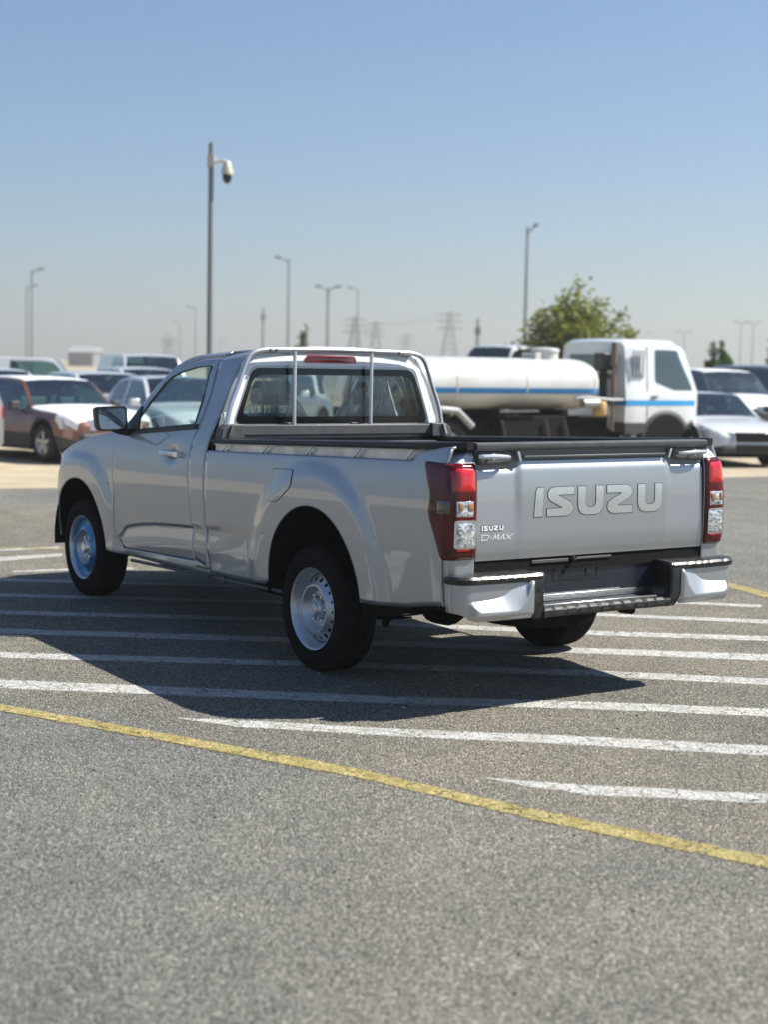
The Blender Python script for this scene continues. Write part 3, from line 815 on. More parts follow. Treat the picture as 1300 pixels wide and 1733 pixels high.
G_U = [(0,1), (.34,1), (.34,.43), (.38,.32), (.48,.27), (.66,.27), (.76,.32), (.80,.43), (.80,1), (1.14,1), (1.14,.38), (1.10,.20), (1.0,.07), (.80,0), (.34,0), (.14,.07), (.04,.20), (0,.38)]
WORD = [(0, G_I), (.52, G_S), (1.86, G_U), (3.12, G_Z), (4.57, G_U)]
def word(mb, f):
    for o_, g in WORD: glyph(mb, g, lambda u, v: f(u+o_, v))
def word_line(mb, f, w_):
    for o_, g in WORD:
        q = g+[g[0], g[1]]
        for a, b in zip(q[:-1], q[1:]):
            d = Vector(b)-Vector(a); d = d.normalized()*.012 if d.length > 0 else d
            ribbon(mb, [Vector(a)-d, Vector(b)+d], w_, lambda u, v: f(u+o_, v), smoothc=False)
LS = .1435
lm_ = lambda off: letter_map(.402, .9395, .149, LS, off)
mb = MB(); word_line(mb, lm_(.0012), .036); inv_t(mb.build('lettering_outline', M['black'], None, smooth=0), tg)
mb = MB(); word(mb, lm_(.0024)); inv_t(mb.build('lettering', M['chrome'], None, smooth=60, weld=True), tg)
mb = MB(); word(mb, letter_map(.7215, .884, .134/5.75, .024, .003))
inv_t(mb.build('maker_badge', M['badge'], None, weld=True), tg)
mb = MB(); word_line(mb, letter_map(.7215, .884, .134/5.75, .024, .0022), .16); inv_t(mb.build('badge_edge', M['grey_plastic'], None, smooth=0), tg)
mb = MB(); f = letter_map(.728, .838, .0275, .027, .0030, .28)
def st(pts, w=.20, **k): ribbon(mb, pts, w*.72, f, sub=4, **k)
st([(.12, 1.0), (.12, .0)], .2, smoothc=False); st([(-.02, .93), (1.1, .93), (1.55, .80), (1.62, .5), (1.45, .2), (1.0, .08), (.02, .08)], .18)
st([(1.98, .46), (2.28, .46)], .22, smoothc=False)
st([(2.60, .0), (2.85, .62), (2.98, .98)], .26, smoothc=False); st([(2.95, .95), (3.22, .25)], .24, smoothc=False); st([(3.20, .25), (3.72, .98)], .22, smoothc=False); st([(3.74, 1.0), (3.78, .0)], .26, smoothc=False)
st([(4.05, .0), (4.82, .98)], .22, smoothc=False); st([(4.84, 1.0), (5.15, .0)], .26, smoothc=False); st([(4.45, .30), (5.05, .30)], .14, smoothc=False)
st([(5.45, .98), (6.60, .0)], .26, smoothc=False); st([(5.35, .0), (7.0, 1.0)], .20, smoothc=False)
inv_t(mb.build('model_badge', M['badge'], None), tg)

# ---- tail lamps
ext = pchip([.750,.80,.90,.96,.985,1.02,1.067,1.13,1.205], [-1.208,-1.186,-1.140,-1.112,-1.106,-1.112,-1.106,-1.070,-1.030])
lamp = MB(); rows = []
for z in lin(.752, 1.207, 36):
    s1 = wrap_s(ext(z), z); zt = (z-.98)/.2275; edge = max(0, abs(zt)-.93)/.07
    n = 26; row = []
    for i in range(n+1):
        t = i/n; s = lerp(.002+.010*edge, s1-.012*edge, t)
        dz = .010*t*(1 if z > 1.1 else 0)*sst(1.1, 1.2, z)
        o = .010*(1-max(0, (abs(t-.5)-.42)/.08)**2)*(1-edge**2*.8)
        row.append(wrap(s, z+dz*0, o))
    rows.append(row)
lamp.grid(rows, flip=False)
def zone(s0, s1, z0, z1, off, rad=.012, dome=.006, zs=0.0):
    mb = MB(); loop = round_poly([(s0, z0), (s1, z0+zs), (s1, z1+zs), (s0, z1)], rad, 4)
    c = Vector(((s0+s1)/2, (z0+z1)/2)); hs, hz_ = (s1-s0)/2, (z1-z0)/2
    def f(s, z):
        r = min(1, max(abs(s-c.x)/hs, abs(z-c.y)/hz_)); return wrap(s, z, off+dome*(1-r**4))
    fill(mb, loop, f, 48, 5, flip=True); return mb
ll, lr = both(lamp, 'tail_light', M['dark_red'], solid=.004)
for s, L in ((1, ll), (-1, lr)):
    def put(mb, nm, m, **k): (mb if s == 1 else mb.flipped()).build(nm, m, L, **k)
    put(zone(.014, .150, 1.060, 1.192, .0105, .02, .006, .010), 'brake_lens', M['red'])
    put(zone(.020, .118, 1.072, 1.182, .0150, .02, .008, .008), 'brake_lamp', M['bright_red'])
    put(zone(.022, .128, .952, 1.036, .0110, .015, .008, .008), 'indicator_lens', M['clear'])
    put(zone(.034, .066, .985, 1.020, .0200, .008, .003), 'indicator_bulb', M['amber']); put(zone(.094, .116, .985, 1.025, .0200, .008, .003), 'indicator_bulb', M['amber'])
    put(zone(.140, .225, .965, 1.038, .0125, .012, .003), 'side_reflector', M['smoke'])
    put(zone(.012, .145, .757, .945, .0105, .02, .004, .003), 'lower_lens', M['bright_red'])
    put(zone(.018, .126, .808, .936, .0155, .015, .008, .004), 'reverse_lens', M['clear'])
    mb = MB(); loop_o = round_poly([(.014, .804), (.130, .807), (.130, .943), (.014, .940)], .016, 4); loop_i = round_poly([(.022, .812), (.122, .815), (.122, .935), (.022, .932)], .013, 4)
    ring(mb, loop_o, loop_i, lambda a, b: wrap(a, b, .0205), 48, 1, flip=True); put(mb, 'lens_frame', M['bright'])

# ---- rear bumper
bp = empty('rear_bumper', (-1.38, 0, .5)); bp.parent = truck
BXR = -1.380
def bpath(s):
    """plan path of the corner: s=0 at the inner end, growing outwards, round the corner and forwards"""
    y0 = .492; L1 = .835-y0
    if s <= L1: return BXR+.012*(s/L1)**2, y0+s, 0
    r = .085; a = (s-L1)/r
    if a <= pi/2*.96: return BXR+.012+r-r*cos(a), .835+r*sin(a), a
    s2 = s-L1-r*pi/2*.96; a = pi/2*.96; return BXR+.012+r-r*cos(a)+s2, .845+r*sin(a)-.02*s2, a
ztop = pchip([.49,.53,.585,.673,.80,.862,.93], [.660,.645,.622,.575,.560,.556,.55])
zbot = pchip([.49,.515,.535,.60,.802,.845,.93], [.650,.610,.56,.507,.510,.535,.549])
for s in (1, -1):
    mb = MB(); rows = []
    S_ = lin(0, .495, 130)
    for zi in lin(0, 1, 90):
        row = []
        for q in S_:
            x, y, a = bpath(q); z = lerp(.468+.040*sst(.78, .935, y)**1.3, .642, zi)
            zt, zb2 = ztop(y), zbot(y); h_ = min(1, max(0, (zt-z)/max(.004, zt-zb2)))
            h_ *= 1-sst(.820, .862, y)
            low = sst(.50, .468, z); inner = max(0, (.512-y)/.022)**2 if y < .512 else 0
            d = .030*h_-.018*low-.012*min(1, inner)
            nx, ny = (-1, 0) if a == 0 else (-cos(a), sin(a))
            taper = .02*sst(.56, .468, z)*sst(.80, .93, y)
            row.append((x+nx*(d-.014), y+ny*(d*.3-.014)-taper*.6, z+.010*sst(.5, .93, y)*0))
        rows.append(row)
    mb.grid(rows, flip=False)
    o = (mb if s == 1 else mb.flipped()).build('bumper_corner', M['silver'], None, smooth=24, solid=.01); inv_t(o, bp)
    mb = MB(); rows = []
    # top step pad following the same path
    inn = []; prof = [(-.012, .642), (.010, .646), (.013, .668), (.003, .680), (-.03, .682), (-.12, .684)]
    for q in lin(-.055, .49, 46):
        x, y, a = bpath(max(q, 0)); y += min(q, 0)
        nx, ny = (-1, 0) if a == 0 else (-cos(a), sin(a)); row = []
        for d, z in prof:
            yy = y+ny*d; xx = x+nx*d
            if d < -.1: yy = min(yy, .80); xx = max(xx, -1.248) if a == 0 else -1.248+.106*(a > .5)
            g_ = -.003 if (abs(((q+.02) % .052)-.026) < .005 and z > .66 and .02 < q < .36) else 0
            row.append((xx, yy, z+g_))
        rows.append(row)
    mb.grid(rows, flip=True); mb.poly([rows[0][i] for i in range(6)])
    o = (mb if s == 1 else mb.flipped()).build('step_pad', M['grip'], None, smooth=30, recalc=False); inv_t(o, bp)
    # leg of the drop step
    mb = MB(); rows = []
    for z, yo, yi, dx in [(.684,.497,.418,0), (.665,.500,.416,.010), (.62,.504,.424,.012), (.53,.497,.420,.012), (.50,.492,.405,.010), (.475,.482,.38,.004), (.455,.47,.38,-.01)]:
        rows.append([(-1.235, yi, z), (BXR-dx+.008, yi, z), (BXR-dx, yi+.010, z), (BXR-dx, yo-.008, z), (BXR-dx+.008, yo, z), (-1.235, yo, z)])
    mb.grid(rows)
    o = (mb if s == 1 else mb.flipped()).build('step_leg', M['grip'], None, smooth=30, recalc=True, solid=.004); inv_t(o, bp)
mb = MB(); rows = []
for y in lin(-.42, .42, 109):
    g_ = -.004 if (abs(((y+.43) % .075)-.037) < .006) else 0
    rows.append([(-1.232, y, .512), (-1.355, y, .508+g_), (-1.378, y, .505+g_), (-1.392, y, .494+g_), (-1.394+(-g_), y, .474), (-1.385, y, .460), (-1.232, y, .460)])
mb.grid(rows, flip=True); inv_t(mb.build('centre_step', M['grip'], None, smooth=30), bp)
mb = MB(); mb.box((-1.352, -.36, .5095), (-1.345, .405, .5160)); mb.box((-1.25, -.42, .515), (-1.238, .425, .545)); inv_t(mb.build('step_edge_trim', M['bright'], None, bevel=.001), bp)
mb = MB(); mb.box((-1.246, -.43, .50), (-1.222, .43, .725)); inv_t(mb.build('back_panel', M['navy_panel'], None, bevel=.003), bp)
mb = MB(); mb.box((-1.247, -.20, .548), (-1.243, .39, .553)); inv_t(mb.build('panel_ledge', M['steel'], None), bp)
mb = MB(); ring(mb, round_poly([(-.045, .618), (.250, .618), (.250, .688), (-.045, .688)], .004, 2), round_poly([(-.038, .625), (.243, .625), (.243, .681), (-.038, .681)], .003, 2), lambda y, z: (-1.2505, y, z), 60, 1, flip=True)
mb.box((-1.252, .165, .642), (-1.246, .190, .664)); mb.box((-1.252, .010, .640), (-1.246, .035, .662))
inv_t(mb.build('plate_mount', M['seam'], None, smooth=0), bp)
mb = MB(); mb.box((-1.262, .165, .708), (-1.235, .40, .724)); mb.box((-1.262, -.12, .714), (-1.235, .115, .726)); inv_t(mb.build('plate_lamp_bar', M['grey_plastic'], None, bevel=.002), bp)
mb = MB(); mb.box((-1.255, -.755, .670), (-1.20, .755, .765)); inv_t(mb.build('gap_panel', M['under'], None, smooth=0), bp)
mb = MB(); mb.tube([(-1.265, .14, .735), (-1.275, .14, .715), (-1.262, .14, .705)], .010, 8); inv_t(mb.build('gate_catch', M['black'], None), bp)

# ---- wheels
R = .3424; RR = .2215; WY = .790
def wheel(cx, s, film):
    w = empty('wheel', (cx, s*WY, R)); w.parent = truck
    c = (0, 0, 0)
    mb = MB(); prof = [(RR-.012, .085), (RR+.006, .096), (RR+.018, .103), (RR+.040, .1115), (RR+.062, .1125), (RR+.080, .108), (R-.024, .1035), (R-.010, .095), (R-.003, .082), (R-.0005, .066), (R, .060)]
    out = prof+[(R, .052), (R-.009, .050), (R-.009, .042), (R, .040), (R, .018), (R-.009, .016), (R-.009, .008), (R, .006)]
    full = out+[(r, -a) for r, a in reversed(out)]
    mb.lathe(full, c, 'y', 96, sgn=s); t_ = mb.build('tyre', M['tyre'], w, smooth=25, recalc=True)
    mb = MB()
    mb.lathe([(RR-.022, .060), (RR-.012, .090), (RR-.004, .104), (RR+.002, .107), (RR+.004, .102), (RR-.002, .095), (RR-.012, .072), (.194, .060), (.190, .035), (.184, .018), (.182, -.08)], c, 'y', 80, sgn=s)
    rim = mb.build('rim', M['steel'], w, smooth=50)
    # disc with round holes
    mb = MB(); dp = pchip([.120,.128,.136,.148,.160,.172,.184], [.088,.092,.086,.072,.062,.052,.036])
    NH = 18
    for k in range(NH):
        a0 = 2*pi*k/NH; da = 2*pi/NH
        f = lambda u, v: (v*cos(a0+u/.160), s*dp(v), v*sin(a0+u/.160))
        hw = da*.160/2
        ring(mb, [(-hw, .136), (hw, .136), (hw, .184), (-hw, .184)], [(.0115*cos(t), .160+.0115*sin(t)) for t in lin(0, 2*pi, 17)[:-1]], f, 16, 2, c=(0, .160), flip=(s < 0))
    mb.lathe([(.1365, .0855), (.131, .092), (.124, .0925), (.118, .084), (.107, .056), (.096, .046), (.060, .044), (.052, .048)], c, 'y', 64, sgn=s)
    d_ = mb.build('wheel_disc', M['steel'], rim, smooth=35, weld=True)
    mb = MB(); mb.lathe([(.18, -.02), (.0, -.02)], c, 'y', 40, sgn=s); mb.build('brake_drum', M['under'], w, recalc=True)
    mb = MB(); mb.lathe([(.054, .040), (.052, .072), (.045, .084), (.040, .086), (.038, .096), (.030, .101), (.028, .0975), (.0, .0985)], c, 'y', 36, sgn=s)
    for k in range(6):
        T = Matrix.Rotation(2*pi*k/6+.3, 4, 'Y'); mb.box((-.010, min(s*.04, s*.078), .040), (.010, max(s*.04, s*.078), .060), T=T)
    mb.build('hub', M['bright'] if film else M['steel'], rim, recalc=True, bevel=.002)
    for k in range(6):
        a = 2*pi*k/6; mb = MB(); mb.lathe([(.0115, .042), (.0115, .066), (.008, .073), (0, .074)], (.0745*cos(a), 0, .0745*sin(a)), 'y', 6, sgn=s)
        mb.build('wheel_nut', M['bright'], rim, smooth=20, recalc=True)
    mb = MB(); mb.tube([(-.150, s*.045, -.125), (-.158, s*.070, -.132)], .005, 8); mb.build('valve', M['black'], rim)
    if film:
        mb = MB(); mb.lathe([(.2035, .082), (.196, .076), (.180, .068), (.155, .078), (.136, .092), (.124, .0945)], c, 'y', 64, sgn=s)
        tag(mb.build('film_or_glare', M['blue_film'], rim, smooth=40), 'blue protective film on the rim')
    return w
wheel(0.0, 1, False); wheel(3.125, 1, True); wheel(0.0, -1, False); wheel(3.125, -1, False)

# ---- headboard frame behind the cab
hb = empty('headboard', (1.17, 0, 1.22)); hb.parent = truck
mb = MB(); pts = [(1.170,.800,1.285), (1.170,.775,1.40), (1.170,.722,1.53), (1.170,.678,1.645), (1.170,.652,1.695), (1.170,.620,1.723), (1.170,.570,1.738), (1.170,.50,1.744), (1.170,.25,1.748), (1.170,0,1.750)]
pts = pts+[(x, -y, z) for x, y, z in reversed(pts[:-1])]
xs = [Vector(p) for p in pts]; dense = []
for i in range(len(xs)-1):
    p0 = xs[max(i-1, 0)]; p1 = xs[i]; p2 = xs[i+1]; p3 = xs[min(i+2, len(xs)-1)]
    for j in range(4):
        t = j/4; dense.append(.5*((2*p1)+(-p0+p2)*t+(2*p0-5*p1+4*p2-p3)*t*t+(-p0+3*p1-3*p2+p3)*t**3))
dense.append(xs[-1]); mb.tube(dense, .0155, 12); inv_t(mb.build('hoop', M['silver_plain'], None), hb)
for y in (.329, -.236):
    mb = MB(); mb.tube([(1.170, y, 1.285), (1.170, y, 1.745)], .0125, 12); inv_t(mb.build('upright_bar', M['silver_plain'], None), hb)
for y in (.511, -.443, .47, -.40):
    mb = MB(); mb.lathe([(0, .006), (.008, .005), (.008, 0)], (1.150, y, 1.742), 'x', 12, sgn=-1); mb.lathe([(.0166, -.004), (.0166, .004)], (1.170, y, 1.743), 'y', 12)
    if abs(y) > .42: inv_t(mb.build('joint_bolt', M['grey_plastic'], None, recalc=True), hb)
mb = MB(); mb.box((1.150, -.715, 1.222), (1.190, .742, 1.286)); inv_t(mb.build('lower_beam', M['grey_plastic'], None, bevel=.006), hb)
for s in (1, -1):
    mb = MB(); P = [(1.125, s*.700, 1.205), (1.125, s*.700, 1.292), (1.125, s*.805, 1.292), (1.125, s*.845, 1.265), (1.125, s*.862, 1.205)]
    mb.prism(P, (.085, 0, 0)); inv_t(mb.build('side_bracket', M['grey_plastic'], None, bevel=.005, recalc=True, smooth=20), hb)
    mb = MB(); mb.prism([(1.122, s*.775, 1.290), (1.122, s*.790, 1.290), (1.122, s*.812, 1.225), (1.122, s*.795, 1.225)], (-.012, 0, 0)); inv_t(mb.build('brace', M['bright'], None, recalc=True, smooth=0), hb)
# third brake light
mb = MB(); loop = round_poly([(-.150,1.668), (.240,1.668), (.222,1.714), (-.132,1.714)], [.018,.018,.012,.012], 4)
c3 = Vector((.04, 1.703))
def f3(y, z):
    r = min(1, max(abs(y-.045)/.196, abs(z-1.691)/.023)); return (rp(y, z)[0]-.006-.026*(1-r**3), y, z)
fill(mb, loop, f3, 72, 8, flip=True); tb = mb.build('high_brake_light', M['bright_red'], truck, smooth=60)
mb = MB(); loop = round_poly([(-.08,1.682), (.17,1.682), (.16,1.699), (-.07,1.699)], .006, 3); fill(mb, loop, lambda y, z: (f3(y, z)[0]-.001, y, z), 40, 3, flip=True); mb.build('lens_strip', M['red'], tb)
# rear glass latches
mb = MB()
for y in (.36, -.14): mb.box((XR-.020, y-.03, 1.283), (XR-.004, y+.03, 1.298))
mb.build('window_catch', M['grey_plastic'], rw, bevel=.003)
# fuel lid
loop = round_poly([(.411,1.078), (.172,1.086), (.158,1.000), (.300,.905), (.392,.900)], [.025,.025,.03,.03,.025], 5)
mb = MB(); big = [Vector((.285,1.0))+(Vector(p)-Vector((.285,1.0)))*1.035 for p in loop]
ring(mb, big, loop, lambda x, z: side(x, z, .0022), 60, 1, flip=True)
mb.build('fuel_lid_gap', M['seam'], truck)
mb = MB(); fill(mb, loop, lambda x, z: side(x, z, .0036), 60, 6, flip=True); mb.build('fuel_lid', M['silver'], truck)

# ---- mirrors
for s in (1, -1):
    mb = MB(); rows = []
    cen = Vector((2.40, 1.005, 1.275))
    lay = [(-.030, 1.0), (-.022, 1.03), (.01, 1.03), (.05, .96), (.085, .80), (.105, .50), (.112, .02)]
    base = round_poly([(-.112, .078), (-.095, -.078), (.112, -.070), (.105, .085)], [.030,.040,.03,.03], 6)
    for dx, k in lay: rows.append([(cen.x+dx+.22*(-y)*0.0, cen.y-y*k, cen.z+z*k) for y, z in base])
    mb.grid(rows, close_u=True)
    inn = [(y*.90, z*.88) for y, z in base]
    rows = [[(cen.x-.030, cen.y-y, cen.z+z) for y, z in base], [(cen.x-.030, cen.y-y, cen.z+z) for y, z in inn], [(cen.x-.022, cen.y-y*.98, cen.z+z*.98) for y, z in inn]]
    mb.grid(rows, close_u=True)
    mb.tube([(2.425, .975, 1.215), (2.41, .93, 1.195), (2.39, .88, 1.190)], [.026, .024, .028], 12)
    o = (mb if s == 1 else mb.flipped()).build('side_mirror', M['gloss_black'] if 0 else M['black'], truck, recalc=True, smooth=50)
    mb = MB(); rot = lambda y, z: (cen.x-.024-.05*y*1.0+.004*(y/.1)**2, cen.y-y, cen.z+z)
    fill(mb, [(y*.98, z*.98) for y, z in inn], lambda y, z: (cen.x-.022-.05*(z+.05)-.05*y, cen.y-y, cen.z+z), 40, 4)
    o2 = (mb if s == 1 else mb.flipped()).build('mirror_glass', M['mirror'], o)

# ---- interior
it = empty('cabin_interior', (1.7, 0, .8)); it.parent = truck
mb = MB(); mb.box((1.25, -.80, .45), (2.5, .80, .50)); inv_t(mb.build('floor_pan', M['dash'], None), it)
def seat(y, w):
    mb = MB(); rows = []
    for t in lin(0, 1, 9):
        x = lerp(1.50, 1.36, t); z = lerp(.86, 1.33, t); ww = w*(1-.22*t**2); th = .10*(1-.3*t)
        rows.append([(x+th*cos(a)*(1 if cos(a) > 0 else .8), y+ww/2*math.copysign(abs(sin(a))**.5, sin(a)), z+.02*cos(a)) for a in lin(0, 2*pi, 21)[:-1]])
    mb.grid(rows, close_u=True); mb.poly(rows[-1]); 
    rows = []
    for t in lin(0, 1, 6):
        z = lerp(1.40, 1.55, t); x = 1.37-.03*t; ww = w*.28*(1-abs(t-.5)**2*.6); rows.append([(x+.045*cos(a), y+ww*math.copysign(abs(sin(a))**.6, sin(a)), z) for a in lin(0, 2*pi, 17)[:-1]])
    mb.grid(rows, close_u=True); mb.poly(rows[-1]); mb.poly(rows[0][::-1])
    mb.tube([(1.37, y-.05, 1.32), (1.365, y-.05, 1.42)], .008, 6); mb.tube([(1.37, y+.05, 1.32), (1.365, y+.05, 1.42)], .008, 6)
    rows = []
    for x in lin(1.42, 1.95, 8): rows.append([(x, y+w/2*math.copysign(abs(sin(a))**.5, sin(a)), .84+.08*cos(a)+.05*(x-1.4)) for a in lin(0, 2*pi, 17)[:-1]])
    mb.grid(rows, close_u=True); mb.poly(rows[-1]); mb.poly(rows[0][::-1])
    o = mb.build('seat', M['seat'], None, recalc=True, smooth=50); inv_t(o, it)
    # loose plastic cover
    mb = MB(); rows = []; rnd = random.Random(int(y*100))
    for t in lin(0, 1, 16):
        z = lerp(.95, 1.60, t); x = lerp(1.46, 1.345, t); ww = w*(.60-.40*sst(.45, 1.0, t)); row = []
        for a in lin(0, 2*pi, 41)[:-1]:
            wr = 1+.05*sin(a*5+t*7)+rnd.uniform(-.025, .025)
            row.append((x+.145*(1-.5*t)*cos(a)*wr, y+ww*math.copysign(abs(sin(a))**.7, sin(a))*wr, z))
        rows.append(row)
    mb.grid(rows, close_u=True); mb.poly(rows[-1]); oo = mb.build('seat_cover', M['wrap'], o, smooth=25)
seat(.39, .50); seat(-.37, .50)
mb = MB(); mb.box((1.38, -.10, .80), (1.50, .14, 1.18)); inv_t(mb.build('centre_seat', M['seat'], None, bevel=.03), it)
mb = MB(); rows = []
for y in lin(-.80, .80, 17): rows.append([(2.12, y, .80), (2.12, y, 1.06), (2.20, y, 1.12+.03*(abs(y-.39) < .2)), (2.5, y, 1.15), (2.6, y, 1.0)])
mb.grid(rows); inv_t(mb.build('dashboard', M['dash'], None, recalc=True), it)
mb = MB(); cc = Vector((1.99, .39, 1.12)); ax = Vector((-1, 0, .45)).normalized(); u_ = Vector((0, 1, 0)); v_2 = ax.cross(u_)
ringp = [cc+.185*(u_*cos(t)+v_2*sin(t)) for t in lin(0, 2*pi, 41)]
mb.tube(ringp, .014, 8, cap=False); mb.tube([cc+.18*u_, cc, cc-.18*u_], .016, 6); mb.tube([cc, cc-.18*v_2], .016, 6); mb.tube([cc, cc-ax*.25], .03, 8)
inv_t(mb.build('steering_wheel', M['dash'], None), it)
for y in (.72, -.72):
    mb = MB(); mb.tube([(1.34, y*.86, 1.60), (1.33, y*1.0, 1.30), (1.34, y*1.05, 1.0)], .018, 6); inv_t(mb.build('seat_belt', M['black'], None), it)
mb = MB(); mb.box((2.10, -.09, 1.56), (2.12, .12, 1.62)); mb.tube([(2.12, 0, 1.62), (2.17, 0, 1.66)], .01, 6); inv_t(mb.build('inside_mirror', M['black'], None, bevel=.01), it)
mb = MB(); rows = [[(x, y*.97, z-.022) for x, y, z in top_row(x)] for x in lin(1.24, 2.04, 8)]; mb.grid(rows); inv_t(mb.build('headliner', M['headliner'], None), it)
mb = MB(); mb.box((1.23, -.86, .45), (1.245, .86, 1.24)); inv_t(mb.build('rear_wall', M['dash'], None), it)
mb = MB(); mb.box((1.50, -.862, .48), (2.40, -.85, 1.13)); mb.box((1.50, .85, .48), (2.40, .862, 1.13)); inv_t(mb.build('door_card', M['dash'], None), it)

# ---- chassis under the truck
ch = empty('chassis', (1.2, 0, .4)); ch.parent = truck
mb = MB()
for s in (1, -1): mb.box((-1.20, s*.46-.04, .42), (3.6, s*.46+.04, .54))
for x in (-1.1, -.5, .9, 2.0, 3.3): mb.box((x-.05, -.46, .44), (x+.05, .46, .52))
inv_t(mb.build('frame_rails', M['under'], None), ch)
mb = MB(); mb.tube([(0, -.70, R), (0, .70, R)], .045, 12); mb.lathe([(0, -.16), (.10, -.14), (.155, -.05), (.155, .05), (.10, .14), (0, .16)], (0, .0, R), 'x', 20)
mb.tube([(3.125, -.70, R-.02), (3.125, .70, R-.02)], .05, 10); mb.tube([(.15, 0, R+.02), (1.6, 0, .42)], .04, 10)
inv_t(mb.build('axle', M['under'], None, recalc=True), ch)
for s in (1, -1):
    mb = MB(); pts = [(-.72, .44), (-.4, .355), (0, .31), (.4, .35), (.68, .42)]
    for i in range(3):
        w_ = 1-.2*i
        mb.grid([[(x*w_, s*.56+dy, pchip([p[0] for p in pts], [p[1] for p in pts])(x*w_)-.012*i+dz) for x in lin(-.72, .68, 14)] for dy, dz in ((-.03, 0), (.03, 0), (.03, -.010), (-.03, -.010), (-.03, 0))])
    mb.tube([(-.72, s*.56-.03, .44), (-.72, s*.56+.03, .44)], .03, 10); mb.tube([(-.72, s*.56, .44), (-.74, s*.56, .50)], .02, 6)
    mb.tube([(-.16, s*.52, .25), (-.30, s*.50, .50)], .022, 8)
    inv_t(mb.build('leaf_spring', M['under'], None, recalc=True), ch)
mb = MB(); mb.tube([(-1.17, .28, .40), (-.9, .26, .42), (-.2, .30, .46), (.6, .30, .34), (2.2, .30, .34)], .030, 10); mb.tube([(.5, .30, .34), (1.1, .30, .34)], .085, 14)
inv_t(mb.build('exhaust_pipe', M['under'], None), ch)
mb = MB(); mb.lathe([(.12, .08), (.20, .10), (.30, .10), (.335, .06), (.335, -.06), (.30, -.10), (.12, -.10)], (-.80, 0, .44), 'z', 40); inv_t(mb.build('spare_tyre', M['tyre'], None, recalc=True), ch)
mb = MB(); mb.box((.35, .38, .30), (1.0, .70, .44)); inv_t(mb.build('fuel_tank', M['under'], None, bevel=.03), ch)
mb = MB(); mb.box((1.9, .35, .28), (2.5, .60, .36)); mb.tube([(-1.20, -.25, .43), (-1.29, -.25, .435)], .022, 10); inv_t(mb.build('tow_hook', M['under'], None), ch)

# ------------------------------------------------------------------ parked vehicles beyond the lot
M['car_glass'] = mk_glass('car_glass', (.34,.52,.50), 0, .13); M['cabin'] = mat('car_cabin_trim', (.05,.05,.05), .9); M['cabin_pale'] = mat('pale_seat_cover', (.38,.39,.38), .7)
M['car_rubber'] = mat('car_tyre', (.02,.02,.021), .8)
M['car_rim'] = mat('car_rim', (.50,.51,.52), .35, .7)
M['galv'] = mat('galvanised_steel', (.33,.34,.35), .5, .6)
M['cladding'] = mat('dark_bumper_plastic', (.045,.045,.047), .6)
M['lamp_glass'] = mat('headlamp_glass', (.50,.52,.54), .12, .4, .6, 1, .02)
def paint(name, c, metal=.2):
    m = mat(name, c, .32, metal, .5, 1.0, .03); dusty(m, c, (.34,.29,.22), .22, 2.0); return m
M['car_white'] = paint('white_car_paint', (.68,.69,.69)); M['car_copper'] = paint('copper_brown_paint', (.17,.060,.032), .5)
M['car_dark'] = paint('dark_grey_paint', (.040,.044,.055), .4); M['car_grey'] = paint('grey_paint', (.22,.23,.25), .4)
M['car_glare'] = mat('white_glare_colour', (.74,.75,.76), .35, 0, .5, .3, .2)  # near-white colour standing for sun glare on bonnets and roofs
FH = Vector((FW[0], FW[1], 0)).normalized(); RH = Vector((FH.y, -FH.x, 0))
def facing(a):
    """heading of something that comes towards the camera, turned a degrees to the picture's right"""
    v = -FH*cos(radians(a))+RH*sin(radians(a)); return atan2(v.y, v.x)
def prof(kind, L, H):
    if kind == 'sedan': T = [(-.5,.60),(-.48,.66),(-.36,.70),(-.21,.965),(-.10,1.0),(.04,.985),(.22,.665),(.40,.575),(.475,.50),(.5,.43)]; g = (-.355,-.19,.055,.215)
    elif kind == 'suv': T = [(-.5,.62),(-.495,.70),(-.43,.93),(-.36,.985),(-.10,1.0),(.06,.975),(.205,.665),(.42,.60),(.485,.53),(.5,.45)]; g = (-.485,-.40,.075,.20)
    elif kind == 'pickup': T = [(-.5,.60),(-.15,.60),(-.14,.62),(-.11,.96),(-.02,1.0),(.06,.985),(.20,.665),(.42,.61),(.485,.54),(.5,.46)]; g = (-.138,-.115,.075,.195)
    else: T = [(-.5,.60),(-.498,.80),(-.48,.97),(-.40,1.0),(.20,1.0),(.30,.97),(.42,.60),(.485,.50),(.5,.40)]; g = (-.495,-.485,.305,.41)
    return [(a*L, b*H) for a, b in T], [a*L for a in g]
